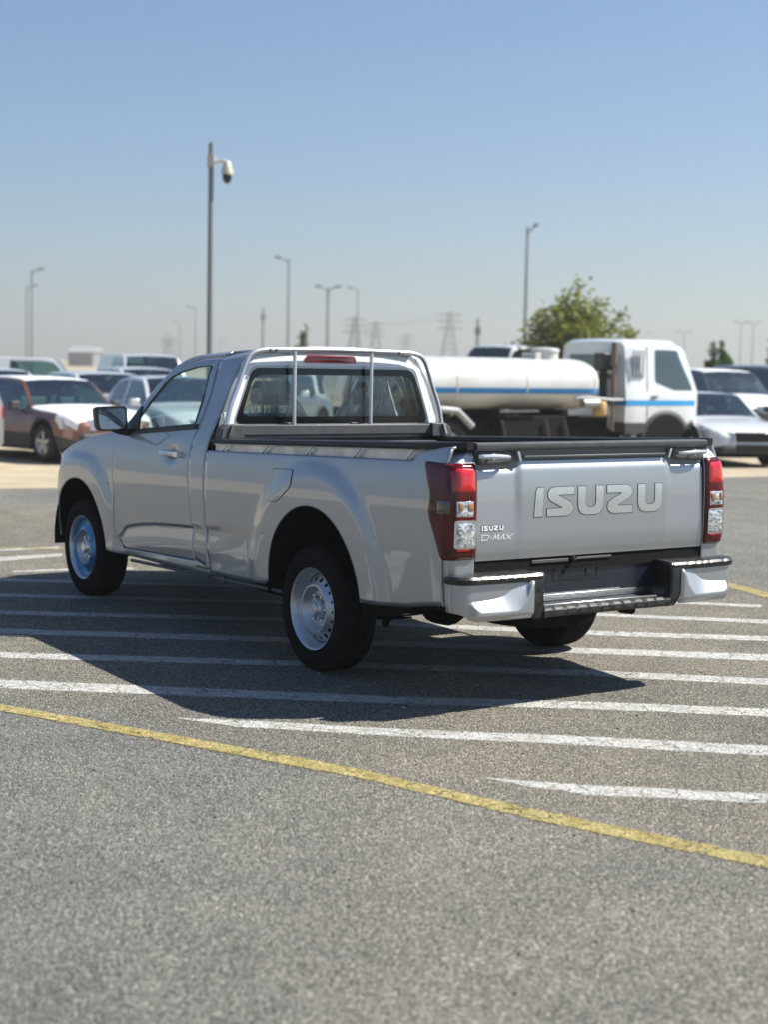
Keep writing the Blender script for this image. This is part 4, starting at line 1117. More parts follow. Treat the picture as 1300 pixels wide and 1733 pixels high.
def car(name, loc, rz, kind, L, W, H, paint_m, label, cat, group=None, film=False, clad=False, rr=.32, grille=None):  # film: sun glare painted as white faces on bonnet, nose and roof
    root = empty(name, loc, rz); tag(root, label, cat, group)
    T, (gr0, gr1, gf1, gf0) = prof(kind, L, H)
    zt = pchip([p[0] for p in T], [p[1] for p in T]); w = W/2; belt = .60*H if kind != 'van' else .56*H
    hw = pchip([-.5*L,-.47*L,-.40*L,-.2*L,.2*L,.38*L,.46*L,.49*L,.5*L], [w*.84,w*.92,w*.975,w,w,w*.975,w*.90,w*.80,w*.70])
    wx = (.305*L, -.29*L); ar = rr+.05
    def low(x):
        z = .20+.12*sst(.40*L, .5*L, abs(x))
        for c in wx:
            d = ar*ar-(x-c)**2
            if d > 0: z = max(z, rr+math.sqrt(d))
        return z
    def sec(x):
        t = zt(x); b = min(belt, t-.05); h = min(1, max(0, (t-belt)/(H-belt))); ww = hw(x); z0 = low(x)
        wr = ww*lerp(.93, .74, h); mz = max(z0+.05, .5*b+.06)
        P = [(0, z0), (ww*.72, z0), (ww*.97, z0+.015), (ww*1.0, max(z0+.03, mz)), (ww*.985, max(b-.10, z0+.04)), (ww*.955, b), (lerp(ww*.95, wr, .06), lerp(b, t-.03, .06))]
        P += [(lerp(ww*.95, wr, u), lerp(b, t-.03, u)) for u in (.5, .92)]
        P += [(wr, t-.028), (wr-.06, t-.006), (wr*.5, t+.012*(1)), (0, t+.018)]
        return P
    xs = set(lin(-.5*L, .5*L, 46)+[gr0, gr1, gf1, gf0, -.498*L, -.49*L, .498*L, .49*L])
    for c in wx: xs |= set(c+ar*.999*cos(t) for t in lin(0, pi, 15))
    xs = sorted(xs); S = [sec(x) for x in xs]; K = len(S[0])
    parts = {'body': MB(), 'sw11': MB(), 'sw1-1': MB(), 'sw-11': MB(), 'sw-1-1': MB(), 'windscreen': MB(), 'rear_window': MB(), 'film_or_glare': MB(), 'lower_cladding': MB()}
    mid = (gr1+gf1)/2
    for i in range(len(xs)-1):
        xa, xb = xs[i], xs[i+1]; xm = (xa+xb)/2
        for k in range(K-1):
            part = 'body'
            if 6 <= k <= 7 and min(gr0+.30*(kind == 'sedan')*L*.3, gr1) < xm < gf0-.03*L and zt(xm) > belt+.16 and abs(xm-mid+.02*L) > .012*L:
                if not (kind == 'van' and xm < .02*L): part = 'side_window'
            if k >= 10 and gf1 < xm < gf0: part = 'windscreen'
            if k >= 10 and gr0 < xm < gr1: part = 'rear_window'
            if film and ((k >= 8 and gf0+.02 < xm < .47*L) or (k >= 4 and .40*L < xm < .49*L) or (k >= 10 and gr1+.02 < xm < gf1-.02)): part = 'film_or_glare'  # film here picks the faces painted white as sun glare
            if clad and k in (1, 2) and (abs(xm) < .5*L): part = 'lower_cladding'
            for s in (1, -1):
                pt = part if part != 'side_window' else 'sw%d%d' % (s, 1 if xm > mid-.02*L else -1)
                q = [(xa, s*S[i][k][0], S[i][k][1]), (xb, s*S[i+1][k][0], S[i+1][k][1]), (xb, s*S[i+1][k+1][0], S[i+1][k+1][1]), (xa, s*S[i][k+1][0], S[i][k+1][1])]
                parts[pt].add(q if s == -1 else q[::-1], [[0, 1, 2, 3]])
    for x, P, sg in ((xs[0], S[0], -1), (xs[-1], S[-1], 1)):
        loop = [(x, y, z) for y, z in P]+[(x, -y, z) for y, z in reversed(P[1:-1])]
        parts['body'].add(loop if sg > 0 else loop[::-1], [list(range(len(loop)))])
    mm = {'body': paint_m, 'windscreen': M['car_glass'], 'rear_window': M['car_glass'], 'film_or_glare': M['car_glare'], 'lower_cladding': M['cladding']}
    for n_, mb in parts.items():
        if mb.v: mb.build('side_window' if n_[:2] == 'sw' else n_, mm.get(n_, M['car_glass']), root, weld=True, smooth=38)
    hz = zt(.47*L)
    mb = MB(); mb.box((.43*L, -w*.42, hz-.20), (.505*L, w*.42, hz-.03)); mb.build('grille', grille or M['gloss_black'], root, bevel=.03)
    mb = MB(); mb.box((.42*L, -w*.74, .24), (.512*L, w*.74, hz-.25)); mb.build('front_bumper', M['cladding'] if clad else paint_m, root, bevel=.05)
    mb = MB(); mb.box((.43*L, -w*.40, .27), (.516*L, w*.40, .40)); mb.build('air_intake', M['seam'], root, bevel=.02)
    for s in (1, -1):
        mb = MB(); y0, y1 = s*w*.46, s*w*.86
        P = [(.512*L, y0, hz-.21), (.452*L, y1*1.10, hz-.19), (.420*L, y1*1.11, hz+.00), (.505*L, y0, hz-.04)]
        mb.prism(P, (-.14, 0, 0)); mb.build('headlight', M['lamp_glass'], root, recalc=True, smooth=0, bevel=.01)
        mb = MB(); zb = .62*belt+.18; mb.box((-.505*L, min(s*w*.52, s*w*.86), zb), (-.478*L, max(s*w*.52, s*w*.86), zb+.18)); mb.build('tail_light', M['red'], root, bevel=.015)
        mb = MB(); xm_ = gf0-.06*L; mb.box((xm_-.05, min(s*w*1.0, s*(w+.17)), belt+.02), (xm_+.06, max(s*w*1.0, s*(w+.17)), belt+.16)); mb.box((xm_-.02, min(s*w*.93, s*w*1.03), belt+.01), (xm_+.03, max(s*w*.93, s*w*1.03), belt+.05))
        mb.build('side_mirror', M['cladding'] if clad else paint_m, root, bevel=.02)
        for c in wx:
            wh = empty('wheel', (c, s*(w-.12), rr)); wh.parent = root
            mb = MB(); mb.lathe([(rr*.62, .10), (rr*.90, .105), (rr, .07), (rr, -.08), (rr*.9, -.10), (rr*.6, -.10)], (0, 0, 0), 'y', 32, sgn=s); mb.build('tyre', M['car_rubber'], wh, recalc=True)
            mb = MB(); mb.lathe([(rr*.64, .10), (rr*.60, .07), (rr*.56, .045), (rr*.2, .06), (0, .065)], (0, 0, 0), 'y', 32, sgn=s)
            for k in range(5):
                T_ = Matrix.Rotation(2*pi*k/5, 4, 'Y'); mb.box((-.025, min(s*.05, s*.085), 0), (.025, max(s*.05, s*.085), rr*.60), T=T_)
            mb.build('rim', M['car_rim'], wh, recalc=True, smooth=30)
    zf = belt*.45
    for sx, nm in ((.03*L, 'front'), (-.17*L, 'rear')):
        if sx < gr0: continue
        for s in (1, -1):
            mb = MB(); y = s*w*.42; mb.box((sx-.10, y-.24, zf), (sx+.06, y+.24, .76*H)); mb.box((sx-.10, y-.13, .77*H), (sx, y+.13, .88*H)); mb.box((sx-.05, y-.25, zf), (sx+.45, y+.25, zf+.14))
            mb.build('seat', M['cabin_pale'] if (film or nm == 'rear') else M['cabin'], root, bevel=.03, smooth=0)
    mb = MB(); mb.box((gf0-.35, -w*.85, belt*.6), (gf0-.02, w*.85, belt-.04)); mb.box((gr0+.1, -w*.9, zf-.05), (gf0, w*.9, zf)); mb.build('dashboard', M['cabin'], root, smooth=0)
    mb = MB()
    for c in wx: mb.box((c-ar, -w*.93, .28), (c+ar, w*.93, .28+ar*1.1))
    mb.box((-.45*L, -w*.7, .16), (.45*L, w*.7, .24)); mb.build('underbody', M['under'], root, smooth=0)
    return root
def car_at(name, px, dist, ang, *a, **k): return car(name, at(px, dist, 0), facing(ang)+math.atan((px-650)/_f)*-1, *a, **k)
GRP = 'vehicles parked on the sand'
car_at('parked_car', 80, 27.0, 31, 'suv', 4.15, 1.76, 1.34, M['car_copper'], 'copper brown hatchback with painted white glare on roof and bonnet, on the sand at left', 'car', GRP, film=True, clad=True, rr=.31, grille=M['galv'])
car_at('parked_car', -252, 24.5, -100, 'suv', 4.3, 1.78, 1.50, M['car_white'], 'white car at the left edge with only its rear corner and red lamp showing', 'car', GRP)
car_at('parked_car', -12, 34.0, 22, 'suv', 4.4, 1.80, 1.42, M['car_white'], 'white car behind the copper hatchback at the far left edge', 'car', GRP, rr=.32)
car_at('parked_car', 172, 34.0, 18, 'suv', 4.4, 1.80, 1.38, M['car_white'], 'white car seen just above the pickup mirror, behind the copper hatchback', 'car', GRP, clad=True)
car_at('parked_car', 292, 29.0, 20, 'sedan', 4.5, 1.80, 1.36, M['car_white'], 'white saloon seen through the side window of the pickup', 'car', GRP)
car_at('parked_car', 240, 40.0, 18, 'suv', 4.4, 1.80, 1.46, M['car_white'], 'white car between the minibus and the windscreen pillar of the pickup', 'car', GRP)
car_at('minibus', 235, 46.0, 12, 'van', 5.0, 2.05, 1.80, M['car_white'], 'white minibus with dark windscreen standing behind the row of cars at the left', 'minibus', GRP)
car_at('parked_van', 20, 52.0, 82, 'van', 4.6, 1.9, 1.64, M['car_white'], 'white van seen from the side in the back row at the far left', 'van', GRP)
car_at('parked_car', 1182, 29.5, 26, 'sedan', 4.1, 1.66, 1.25, M['car_white'], 'low white saloon with black grille at the right edge beside the tanker lorry', 'car', GRP, clad=True)
car_at('parked_car', 1208, 37.0, 35, 'suv', 4.6, 1.85, 1.68, M['car_dark'], 'dark grey off-roader with painted white glare on its bonnet, behind the white saloon', 'car', GRP, film=True, clad=True, rr=.38)
car_at('parked_car', 1320, 41.0, 48, 'suv', 4.7, 1.88, 1.80, M['car_grey'], 'grey off-roader with dark windows cut by the right edge of the picture', 'car', GRP, rr=.38)
car_at('parked_van', 880, 46.0, -35, 'van', 5.0, 1.95, 2.26, M['car_white'], 'tall white van whose roof shows above the water tank', 'van', GRP)
car_at('parked_car', 560, 36.0, 25, 'suv', 4.5, 1.80, 1.45, M['car_white'], 'white car standing behind the pickup cab, seen only through its windows', 'car', GRP)

# unseen cars added left and behind for the pickup's paint and lettering to mirror
src = [o for o in COL.objects if o.get('category') in ('car', 'van') and o.parent is None]
rnd = random.Random(12)
spots = [(-9+5.2*k, 31+rnd.uniform(-.4, .4), -pi/2+rnd.uniform(-.05, .05)) for k in range(8)]+[(-36+rnd.uniform(-.3, .3), -9+4.6*k, 0.0) for k in range(7)]
for k, (x, y, a) in enumerate(spots):
    c = copy_tree(src[(k*3+2) % len(src)]); c.location = (x, y, 0); c.rotation_euler = (0, 0, a)
    c['label'] = 'parked car added out of view, to be mirrored in the side of the pickup' if k < 8 else 'parked car added out of view, to be mirrored in the tailgate lettering'
    c['group'] = 'added unseen cars mirrored in the pickup side' if k < 8 else 'added unseen cars mirrored in the tailgate'; c['category'] = 'car'

# ------------------------------------------------------------------ water tanker lorry
M['lorry_white'] = paint('lorry_white_paint', (.70,.72,.72), .1)
M['tank_white'] = mat('tank_white_paint', (.58,.59,.58), .38, 0, .5, .4, .1); dusty(M['tank_white'], (.58,.59,.58), (.36,.31,.23), .5, 1.3)
M['stripe_shaded'] = mat('shaded_blue_stripe', (.012,.17,.42), .4); M['stripe_lit'] = mat('lit_blue_stripe', (.03,.30,.62), .4)  # one stripe blue in two tones, the darker painted where it lies in shade
M['ochre'] = mat('ochre_canister', (.45,.30,.10), .5); M['rust'] = mat('rusty_exhaust', (.16,.12,.095), .7, .3)

th = radians(57); hv = FH*cos(th)+RH*sin(th)
corner = at(1055, 27.0, 0); lat = Vector((-hv.y, hv.x, 0))      # left of heading
org = corner+lat*.9
lorry = empty('tanker_lorry', tuple(org), atan2(hv.y, hv.x))
tag(lorry, 'white water tanker lorry with blue stripes parked beyond the pickup bed', 'tanker lorry', None)
LW = M['lorry_white']
# cab
def cab_sec(x, grow=0):
    # rounded roof, narrower at the front
    f = sst(1.2, 1.68, x); r = sst(.16, 0, x); zt_ = 2.17-.05*r-.10*f
    return zt_, .90-.02*f-.02*r
mb = MB(); rows = []
for x in lin(0, 1.66, 26):
    zt_, w_ = cab_sec(x); fr = sst(1.30, 1.66, x)*.0
    row = [(x, -w_*.98, .62), (x, -w_, .95), (x, -w_, 1.25), (x, -w_*.985, 1.30), (x, -w_*.93, zt_-.16), (x, -w_*.90, zt_-.07), (x, -w_*.82, zt_-.015), (x, -w_*.5, zt_), (x, 0, zt_+.01)]
    # lean of the windscreen
    row = [(px_-(.30*sst(1.25, 2.12, z_)*sst(.9, 1.66, x)), y_, z_) for px_, y_, z_ in row]
    rows.append(row+[(a, -b_2, c_) for a, b_2, c_ in reversed(row[:-1])])
mb.grid(rows, flip=False)
mb.poly(rows[0]); mb.poly(rows[-1][::-1])
body = mb.build('cab', LW, lorry, recalc=True, smooth=35)
def cabside(x, z, off=.004, s=-1):
    zt_, w_ = cab_sec(x)
    w2 = w_ if z < 1.25 else lerp(w_*.985, w_*.93, min(1, (z-1.30)/(zt_-.16-1.30)))
    return (x-.30*sst(1.25, 2.12, z)*sst(.9, 1.66, x), s*(w2+off), z)
for s in (-1, 1):
    mb = MB(); loop = round_poly([(.66, 2.00), (1.42, 1.99), (1.56, 1.30), (1.12, 1.30), (.66, 1.44)], [.05,.06,.04,.06,.06], 4)
    fill(mb, loop, lambda x, z: cabside(x, z, .006, s), 48, 4, flip=(s > 0)); mb.build('side_window', M['car_glass'], body)
    mb = MB(); mb.grid([[cabside(x, z, .005, s) for x in lin(.0, 1.60, 16)] for z in (1.035, 1.125)], flip=(s < 0)); mb.build('stripe', M['stripe_lit'], body)
    mb = MB()
    for k in range(4): mb.box((.12+.075*k, min(s*.88, s*.905), 1.50), (.15+.075*k, max(s*.88, s*.905), 1.98))
    mb.build('air_vent', M['car_grey'], body, bevel=.008)
    mb = MB(); mb.grid([[cabside(x, z, .004, s) for x in (.470, .485)] for z in lin(.80, 2.05, 6)]); mb.build('door_gap', M['seam'], body)
    mb = MB(); a = [(.92+.56*cos(t), s*.905, .46+.50*sin(t)) for t in lin(-.1, pi+.1, 24)]; b2 = [(.92+.48*cos(t), s*.905, .46+.42*sin(t)) for t in lin(-.1, pi+.1, 24)]
    mb.grid([a, b2, [(p[0], s*.70, p[2]) for p in b2]]); arch_disc = MB(); arch_disc.poly([(p[0], s*.908, p[2]) for p in b2]); arch_disc.build('arch_shade_disc', M['under'], lorry, smooth=0, solid=.01); mb.box((-.02, min(s*.60, s*.91), .56), (.42, max(s*.60, s*.91), .74)); mb.build('front_mudguard', M['cladding'], lorry, solid=.01, recalc=True)  # flat black disc over the arch stands for its shaded inside
    mb = MB(); mb.box((1.50, min(s*.90, s*.905), .72), (1.56, max(s*.90, s*.907), .78)); mb.build('marker_lamp', M['amber'], body)
    mb = MB(); mb.box((.56, min(s*.905, s*.925), 1.17), (.70, max(s*.905, s*.925), 1.20)); mb.build('door_handle', M['black'], body, bevel=.004)
mb = MB(); mb.box((-.012, -.62, 1.48), (0.006, .62, 1.90)); mb.build('rear_window', M['car_glass'], body, bevel=.004)
mb = MB(); mb.grid([[(1.675-.30*sst(1.25, 2.12, z), y, z) for y in lin(-.78, .78, 5)] for z in lin(1.28, 1.98, 6)]); mb.build('windscreen', M['car_glass'], body)
mb = MB(); mb.grid([[(-.006, y, z) for y in (.90, -.90)] for z in (1.035, 1.125)]); mb.build('stripe', M['stripe_shaded'], body)
mb = MB(); mb.box((-.30, -.62, 1.62), (-.06, -.36, 1.92)); mb.tube([(-.18, -.49, 1.62), (-.18, -.49, .95)], .07, 12); mb.build('air_intake', M['black'], lorry, bevel=.02)
mb = MB(); mb.tube([(-.22, -.80, .60), (-.22, -.80, 1.50), (-.22, -.80, 2.06)], .030, 10); mb.tube([(-.22, -.80, 1.72), (-.22, -.80, 2.10)], .055, 12); mb.tube([(-.22, -.80, 1.25), (-.22, -.80, 1.55)], .045, 12)
mb.build('exhaust_stack', M['rust'], lorry, recalc=True)
# tank
TX0, TX1, TZ, TH, TW_ = -4.95, -.62, 1.375, .43, .86
mb = MB(); rows = []; xs = [TX0-.16, TX0-.15, TX0-.12, TX0-.07, TX0]+lin(TX0, TX1, 24)[1:-1]+[TX1, TX1+.08, TX1+.14, TX1+.18, TX1+.19]
sc_ = [.02, .45, .75, .93, 1]+[1]*22+[1, .93, .75, .45, .02]
def tring(x, k, off=0, n=48): return [(x, (TW_*k+off)*math.copysign(abs(cos(t))**.80, cos(t)), TZ+(TH*k+off)*math.copysign(abs(sin(t))**.80, sin(t))) for t in lin(0, 2*pi, n+1)[:-1]]
for x, k in zip(xs, sc_): rows.append(tring(x, k))
mb.grid(rows, close_u=True); tank = mb.build('tank', M['tank_white'], lorry, recalc=True, smooth=60)
for s in (1, -1):
    mb = MB(); rows = []
    for z in lin(1.225, 1.315, 4):
        sn = (z-TZ)/TH; t = math.asin(math.copysign(abs(sn)**(1/.8), sn)); rows.append([(x, s*(TW_*abs(cos(t))**.8+.004), z) for x in lin(TX0, TX1, 20)]+[(TX1+.07, s*(TW_*.95+.002), z), (TX1+.13, s*(TW_*.80), z)])
    mb.grid(rows); mb.build('stripe', M['stripe_shaded'], tank)
for x in (TX0+.05, -3.5, -2.1, TX1-.05):
    mb = MB(); mb.grid([tring(x-.012, 1, .006), tring(x+.012, 1, .006)], close_u=True); mb.build('tank_band', M['tank_white'], tank)
mb = MB(); mb.lathe([(.22, 0), (.22, .14), (.24, .14), (.24, .19), (.18, .21), (0, .22)], (-1.15, -.1, TZ+TH-.03), 'z', 28); mb.box((-1.50, -.28, TZ+TH-.02), (-1.38, .10, TZ+TH+.10)); mb.build('manhole', M['tank_white'], tank, recalc=True, bevel=.006)
mb = MB()
for s in (1, -1): mb.box((-5.0, s*.38-.04, .62), (1.4, s*.38+.04, .82))
for x in (-4.8, -3.6, -2.4, -1.2): mb.box((x-.05, -.75, .82), (x+.05, .75, .96))
mb.box((-5.0, -.5, .45), (-.1, .5, .64)); mb.build('chassis', M['under'], lorry, smooth=0)
mb = MB(); mb.box((-2.6, -.86, .50), (-1.3, -.60, .86)); mb.build('tool_box', M['under'], lorry, bevel=.02)
mb = MB(); mb.tube([(-2.7, -.90, .93), (-1.9, -.90, .94)], .022, 8)
for x in (-2.65, -1.75, -1.35): mb.tube([(x, -.90, .80), (x+.10, -.90, .45)], .020, 6)
mb.build('side_guard', M['cladding'], lorry)
mb = MB(); mb.tube([(-4.1, -.90, .92), (-3.95, -.92, .98), (-3.55, -.92, .95), (-3.25, -.92, .70)], .055, 10); mb.build('rear_mudguard', M['galv'], lorry)
mb = MB(); mb.lathe([(0, -.13), (.10, -.12), (.12, -.09), (.12, .09), (.10, .12), (0, .13)], (-.56, -.86, .98), 'z', 20); mb.build('filter_canister', M['ochre'], lorry, recalc=True)
mb = MB(); mb.tube([(-1.05, -.80, 1.15), (-.85, -.86, 1.17), (-.30, -.88, 1.13), (-.02, -.84, 1.13)], .028, 8); mb.tube([(-.95, -.88, 1.07), (-.62, -.88, 1.07)], .075, 12); mb.build('pump_pipe', M['galv'], lorry, recalc=True)
for x, ys_ in ((.92, (.78,)), (-3.7, (.78, .55))):
    for s in (1, -1):
        for y in ys_:
            wh = empty('wheel', (x, s*y, .40)); wh.parent = lorry
            mb = MB(); mb.lathe([(.23, .09), (.36, .10), (.40, .07), (.40, -.07), (.36, -.10), (.23, -.09)], (0, 0, 0), 'y', 32, sgn=s); mb.build('tyre', M['car_rubber'], wh, recalc=True)
            mb = MB(); mb.lathe([(.235, .09), (.21, .04), (.12, .02), (.10, .06), (0, .065)], (0, 0, 0), 'y', 24, sgn=s); mb.build('rim', M['car_rim'], wh, recalc=True)

# ------------------------------------------------------------------ poles, lamps, pylons
M['pole'] = mat('pole_paint', (.20,.21,.21), .5, .3); M['lamp_head'] = mat('lamp_head_grey', (.10,.10,.105), .5)
M['cam_white'] = mat('camera_housing', (.50,.46,.38), .4); M['far_steel'] = mat('far_steel', (.20,.20,.205), .6, .3)
p = at(352, 31.0); cctv = empty('camera_pole', tuple(p), facing(90))
tag(cctv, 'tall grey pole carrying a white dome security camera, rising behind the pickup cab', 'camera pole')
mb = MB(); mb.tube([(0,0,0), (0,0,3), (0,0,5.86)], [.065, .058, .050], 14); mb.build('pole', M['pole'], cctv)
mb = MB(); mb.tube([(0,0,5.50), (.10,0,5.50), (.22,0,5.53), (.30,0,5.48)], [.05,.032,.036,.05], 10); mb.box((-.07,-.07,5.40), (.07,.07,5.62)); mb.build('bracket', M['cam_white'], cctv, recalc=True)
mb = MB(); mb.lathe([(0, .30), (.05, .295), (.085, .25), (.10, .17), (.128, .10), (.132, .0), (.0, .0)], (.31,0,5.26), 'z', 24); dome = mb.build('camera_housing', M['cam_white'], cctv, recalc=True); dome.scale = (.88, .88, .88); dome.location = (.04, 0, .63)
mb = MB(); mb.lathe([(.100, .0), (.104, -.06), (.092, -.13), (.055, -.18), (0, -.20)], (.31,0,5.26), 'z', 24); mb.build('lens_dome', M['gloss_black'], dome, recalc=True)
mb = MB(); mb.box((-.15,-.15,0), (.15,.15,.03)); mb.build('base_plate', M['galv'], cctv)
def lamp_post(px, dist, ytop, arms, label, r=.10, head=1.0, group='street lamps on the horizon'):
    p = at(px, dist); hor = 615+.0185*(px-650); H = 1.67+(hor-ytop)*dist/2650*.99
    root = empty('street_lamp', tuple(p), facing(90)); tag(root, label, 'street lamp', group)
    mb = MB(); mb.tube([(0,0,0), (0,0,H*.5), (0,0,H)], [r*1.15, r*.9, r*.62], 10); mb.build('pole', M['pole'], root)
    head *= .72
    for a in arms:
        mb = MB(); mb.tube([(0,0,H-.35), (a*.35,0,H-.05), (a*1.0*head,0,H+.05)], .05, 8); mb.build('arm', M['pole'], root)
        mb = MB(); P = [(a*.85*head,-.16,H-.02), (a*.85*head,.16,H-.02), (a*1.55*head,.12,H+.06), (a*1.55*head,-.12,H+.06)]
        mb.prism(P, (0,0,.17)); mb.build('lamp_head', M['lamp_head'], root, recalc=True, smooth=0, bevel=.03)
    return root
lamp_post(54, 150, 461, (1,), 'taller of the two street lamps standing together at the far left')
lamp_post(46, 170, 488, (1,), 'shorter of the two street lamps standing together at the far left')
lamp_post(483, 126, 439, (-1,), 'tall street lamp with one arm to the left, right of the camera pole', head=1.0)
lamp_post(549, 135, 487, (-1, 1), 'street lamp with two short arms standing behind the pickup roof', r=.13)
lamp_post(599, 185, 489, (-1,), 'slim street lamp with one arm, right of the two-armed lamp', head=1.1)
lamp_post(881, 93, 386, (1,), 'tallest street lamp, right of centre beside the leafy tree', head=.55, r=.11)
lamp_post(328, 260, 521, (-1,), 'faint street lamp just left of the camera pole', head=1.3)
lamp_post(302, 320, 546, (-1,), 'faintest and shortest street lamp left of the camera pole', head=1.4)
lamp_post(1148, 300, 562, (-1, 1), 'faint street lamp above the tanker cab roof', head=1.2)
lamp_post(1243, 300, 547, (-1, 1), 'faint street lamp at the right, left one of a pair', head=1.2)
lamp_post(1263, 280, 549, (-1, 1), 'faint street lamp at the right, right one of a pair', head=1.0)
def post(px, dist, ytop, label):
    H = 1.67+(615+.0185*(px-650)-ytop)*dist/2650; o = empty('utility_pole', tuple(at(px, dist)), facing(90)); tag(o, label, 'utility pole', 'utility poles')
    mb = MB(); mb.tube([(0,0,0), (0,0,H)], [.17, .12], 8); mb.build('pole', M['pole'], o)
    mb = MB(); mb.box((-.25,-.25,H-1.4), (.25,.25,H-.8)); mb.build('crossarm', M['pole'], o)
lamp_post(369, 420, 576, (1,), 'tiny faint street lamp just right of the camera pole', head=1.3)
lamp_post(276, 420, 566, (1,), 'tiny faint street lamp furthest left of those near the camera pole', head=1.3)
post(802, 140, 540, 'short plain utility pole above the water tank')
post(441, 190, 522, 'short thick utility pole between the camera pole and the tall lamp')
def pylon(px, dist, ytop, label, wid=5.0):
    H = 1.67+(615+.0185*(px-650)-ytop)*dist/2650; o = empty('power_pylon', tuple(at(px, dist)), facing(80)); tag(o, label, 'pylon', 'power pylons on the horizon')
    mb = MB(); hw_ = lambda z: wid/2*(1-z/H)**1.2+.5; lv = [H*t for t in (0,.14,.27,.39,.5,.6,.69,.77,.84,.9,.95,1)]
    for sx in (1,-1):
        for sy in (1,-1): mb.tube([(sx*hw_(z), sy*hw_(z), z) for z in lv], .16, 4)
    for i in range(len(lv)-1):
        a, b = hw_(lv[i]), hw_(lv[i+1])
        for sy in (1,-1):
            mb.tube([(a, sy*a, lv[i]), (-b, sy*b, lv[i+1])], .09, 4); mb.tube([(-a, sy*a, lv[i]), (b, sy*b, lv[i+1])], .09, 4)
            mb.tube([(sy*a, a, lv[i]), (sy*b, -b, lv[i+1])], .09, 4)
    mb.build('tower', M['far_steel'], o, smooth=0)
    for z in (.70, .82, .94):
        mb = MB(); L_2 = wid*.9*(1.15-z*.4); mb.tube([(-L_2, 0, H*z), (0, 0, H*z+.8), (L_2, 0, H*z)], .14, 4); mb.tube([(-L_2, 0, H*z), (L_2, 0, H*z)], .12, 4); mb.build('crossarm', M['far_steel'], o, smooth=0)
    return o, H, wid
PY = [pylon(595, 560, 537, 'power pylon behind the pickup roof, left of the close pair', 6), pylon(630, 640, 545, 'smaller power pylon behind the pickup roof, right of the close pair', 5.5), pylon(755, 600, 528, 'power pylon above the front end of the water tank', 6.5), pylon(284, 800, 572, 'very faint low power pylon left of the camera pole', 7), pylon(683, 900, 566, 'very faint power pylon above the right side of the pickup roof', 7)]
def wire(a, b, z):
    (o1, H1, w1), (o2, H2, w2) = a, b
    for sx in (-.8, .8):
        P = []; A = Vector(o1.location)+RH*sx*w1*.8; A.z = H1*z; B = Vector(o2.location)+RH*sx*w2*.8; B.z = H2*z
        for t in lin(0, 1, 16): q = A.lerp(B, t); q.z -= 5*4*t*(1-t)*(A-B).length/300; P.append(q)
        mb = MB(); mb.tube(P, .06, 4, cap=False); o = mb.build('power_line', M['far_steel'], None)
        tag(o, 'thin overhead power line sagging between the far pylons', 'power line', 'power lines between the pylons')
wire(PY[1], PY[2], .93)
# road sign on the right edge
o = empty('road_sign', tuple(at(1310, 85)), facing(0)); tag(o, 'dark blue road sign on a post cut by the right edge of the picture', 'road sign')
mb = MB(); mb.tube([(0,0,0), (0,0,5.0)], .08, 8); mb.build('post', M['pole'], o)
mb = MB(); mb.box((.08,-.55,3.75), (.13,.55,5.15)); mb.build('panel', mat('sign_blue', (.02,.07,.16), .5), o, bevel=.01)
# far buildings
def shed(px, dist, w_, h_, label, col):
    o = empty('warehouse', tuple(at(px, dist)), facing(0)); tag(o, label, 'warehouse', 'far buildings')
    m = mat('shed_wall', col, .8); mb = MB(); mb.box((-6, -w_/2, 0), (6, w_/2, h_)); mb.build('wall', m, o, smooth=0)
    mb = MB(); mb.prism([(-6.3, -w_/2-.3, h_), (6.3, -w_/2-.3, h_), (0, -w_/2-.3, h_+1.2)], (0, w_+.6, 0)); mb.build('roof', mat('shed_roof', (.30,.30,.31), .6), o, smooth=0, recalc=True)
    for k in range(int(w_/6)):
        mb = MB(); y = -w_/2+3+6*k; mb.box((5.98, y-1.2, .1), (6.06, y+1.2, min(3.2, h_-.6))); mb.build('roller_door', M['galv'], o, smooth=0)
shed(145, 330, 5, 2.8, 'far grey shed on the horizon behind the left cars', (.22,.22,.24))
shed(560, 700, 60, 3.5, 'long low far shed hidden mostly behind the pickup roof', (.34,.33,.31))
shed(780, 800, 90, 4.0, 'long pale shed on the horizon above the water tank', (.36,.35,.33))

# ------------------------------------------------------------------ trees
def mk_leaf(name, c0, c1):
    m = mat(name, rough=.6, spec=.3); N, L, b = nt(m); v = coords(m, obj=True)
    n = noise(m, v, 3.0, 3, .6); L.new(ramp(m, n, [(.35, c0), (.65, c1)]), b.inputs['Base Color'])
    t = N.new('ShaderNodeBsdfTranslucent'); L.new(ramp(m, n, [(.35, c0), (.65, c1)]), t.inputs['Color'])
    x = N.new('ShaderNodeMixShader'); x.inputs[0].default_value = .35; L.new(b.outputs[0], x.inputs[1]); L.new(t.outputs[0], x.inputs[2]); L.new(x.outputs[0], N['Material Output'].inputs[0]); return m
M['leaf'] = mk_leaf('olive_leaves', (.10,.135,.014), (.27,.28,.045)); M['leaf2'] = mk_leaf('green_leaves', (.03,.08,.012), (.07,.14,.025)); M['bark'] = mat('bark', (.13,.10,.07), .9)
M['leaf3'] = mk_leaf('dry_pale_leaves', (.09,.11,.04), (.18,.18,.08))
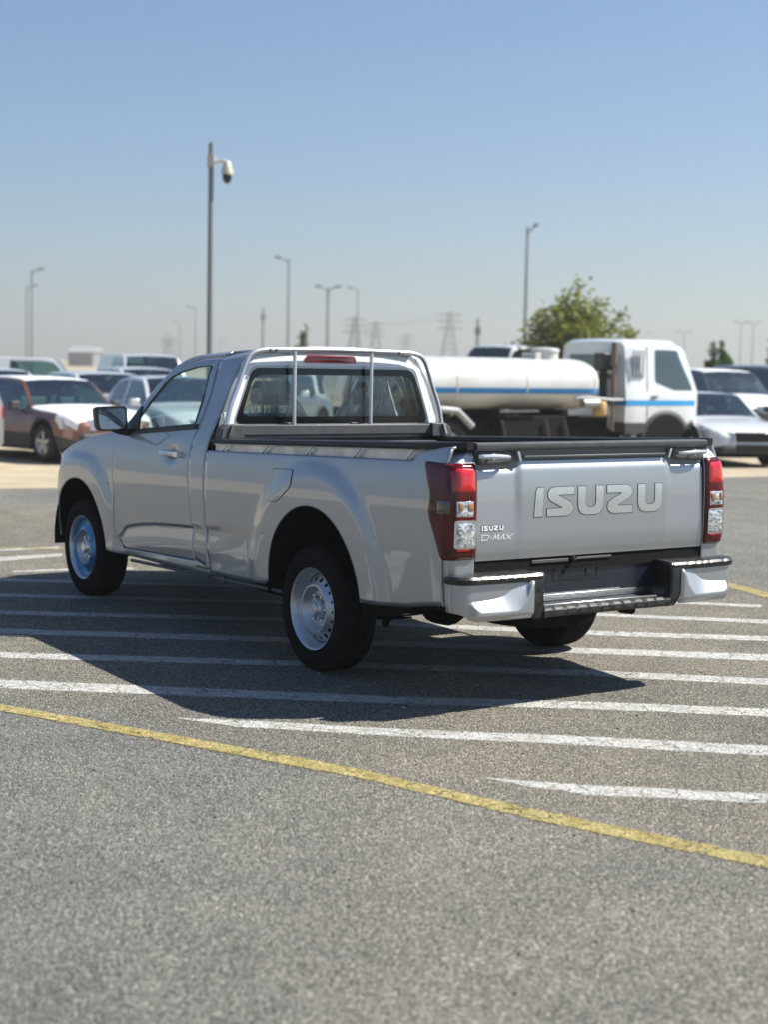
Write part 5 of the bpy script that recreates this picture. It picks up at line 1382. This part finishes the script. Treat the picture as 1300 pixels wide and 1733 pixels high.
def tree(px, dist, ytop, width, trunk_h, label, seed, lm, nb=26, leaves=260, lsz=.10, sparse=1.0):
    rnd = random.Random(seed); H = 1.67+(615+.0185*(px-650)-ytop)*dist/2650
    o = empty('tree', tuple(at(px, dist)), seed); tag(o, label, 'tree', 'trees behind the vehicles')
    tr_ = MB(); tr_.tube([(0,0,0), (.04,.02,trunk_h*.6), (0,.03,trunk_h)], [.11, .085, .07], 10); cr = MB()
    for k in range(nb):
        a = rnd.uniform(0, 2*pi); el = rnd.uniform(.15, 1.35); ln = (H-trunk_h)*rnd.uniform(.55, 1.0)
        hr = width/2*cos(el)*rnd.uniform(.75, 1.1); st_ = Vector((0,.03,trunk_h*rnd.uniform(.75, 1)))
        end = Vector((hr*cos(a), hr*sin(a), trunk_h+ln*sin(el)))
        if end.z > H: end.z = H
        midp = st_.lerp(end, .5)+Vector((rnd.uniform(-.1,.1), rnd.uniform(-.1,.1), .12))
        tr_.tube([st_, midp, end], [.035, .022, .010], 5)
        for j in range(leaves):
            t = rnd.random()**.75; c = (st_.lerp(midp, t*2) if t < .5 else midp.lerp(end, t*2-1))
            sp = .13*width*.5*sparse*(1.1-t*.5)
            if t < .25: continue
            c = c+Vector((rnd.gauss(0,sp), rnd.gauss(0,sp), rnd.gauss(0,sp*.8)))
            d = Vector((rnd.gauss(0,1), rnd.gauss(0,1), rnd.gauss(0,.7))).normalized(); e = d.cross(Vector((rnd.gauss(0,1), rnd.gauss(0,1), rnd.gauss(0,1)))).normalized()
            s_ = lsz*rnd.uniform(.6, 1.3); cr.add([c-d*s_, c+e*s_*.4, c+d*s_, c-e*s_*.4], [[0,1,2,3]])
    tr_.build('trunk', M['bark'], o); cr.build('crown', lm, o, smooth=0)
tree(966, 46, 470, 3.9, 1.5, 'leafy olive green tree behind the tanker cab', 7, M['leaf'], 60, 120, .11)
tree(1208, 58, 574, 1.25, 1.2, 'small dark green tree above the dark grey off-roader', 3, M['leaf2'], 30, 110, .09)
tree(1312, 62, 560, 1.6, 1.5, 'small tree whose crown just touches the right edge of the picture', 5, M['leaf2'], 26, 80, .10)
tree(508, 75, 541, 1.0, 1.5, 'thin pale young tree right of the tall street lamp', 9, M['leaf3'], 18, 60, .10, 1.3)
tree(482, 78, 574, .6, 1.2, 'tiny green sapling at the foot of the tall street lamp', 11, M['leaf2'], 12, 70, .09)

# ------------------------------------------------------------------ haze
mb = MB(); mb.box((-305, -1505, -1.2), (2505, 1505, 60))
hz_o = mb.build('haze', bpy.data.materials.new('haze_air'), None, smooth=0); hm = hz_o.data.materials[0]; hm.use_nodes = True
N_ = hm.node_tree.nodes; L_ = hm.node_tree.links
N_.remove(N_['Principled BSDF']); pv = N_.new('ShaderNodeVolumePrincipled'); pv.inputs['Color'].default_value = (.78,.77,.73,1); pv.inputs['Density'].default_value = .0011; pv.inputs['Anisotropy'].default_value = .3
L_.new(pv.outputs[0], N_['Material Output'].inputs['Volume']); tag(hz_o, kind='stuff')
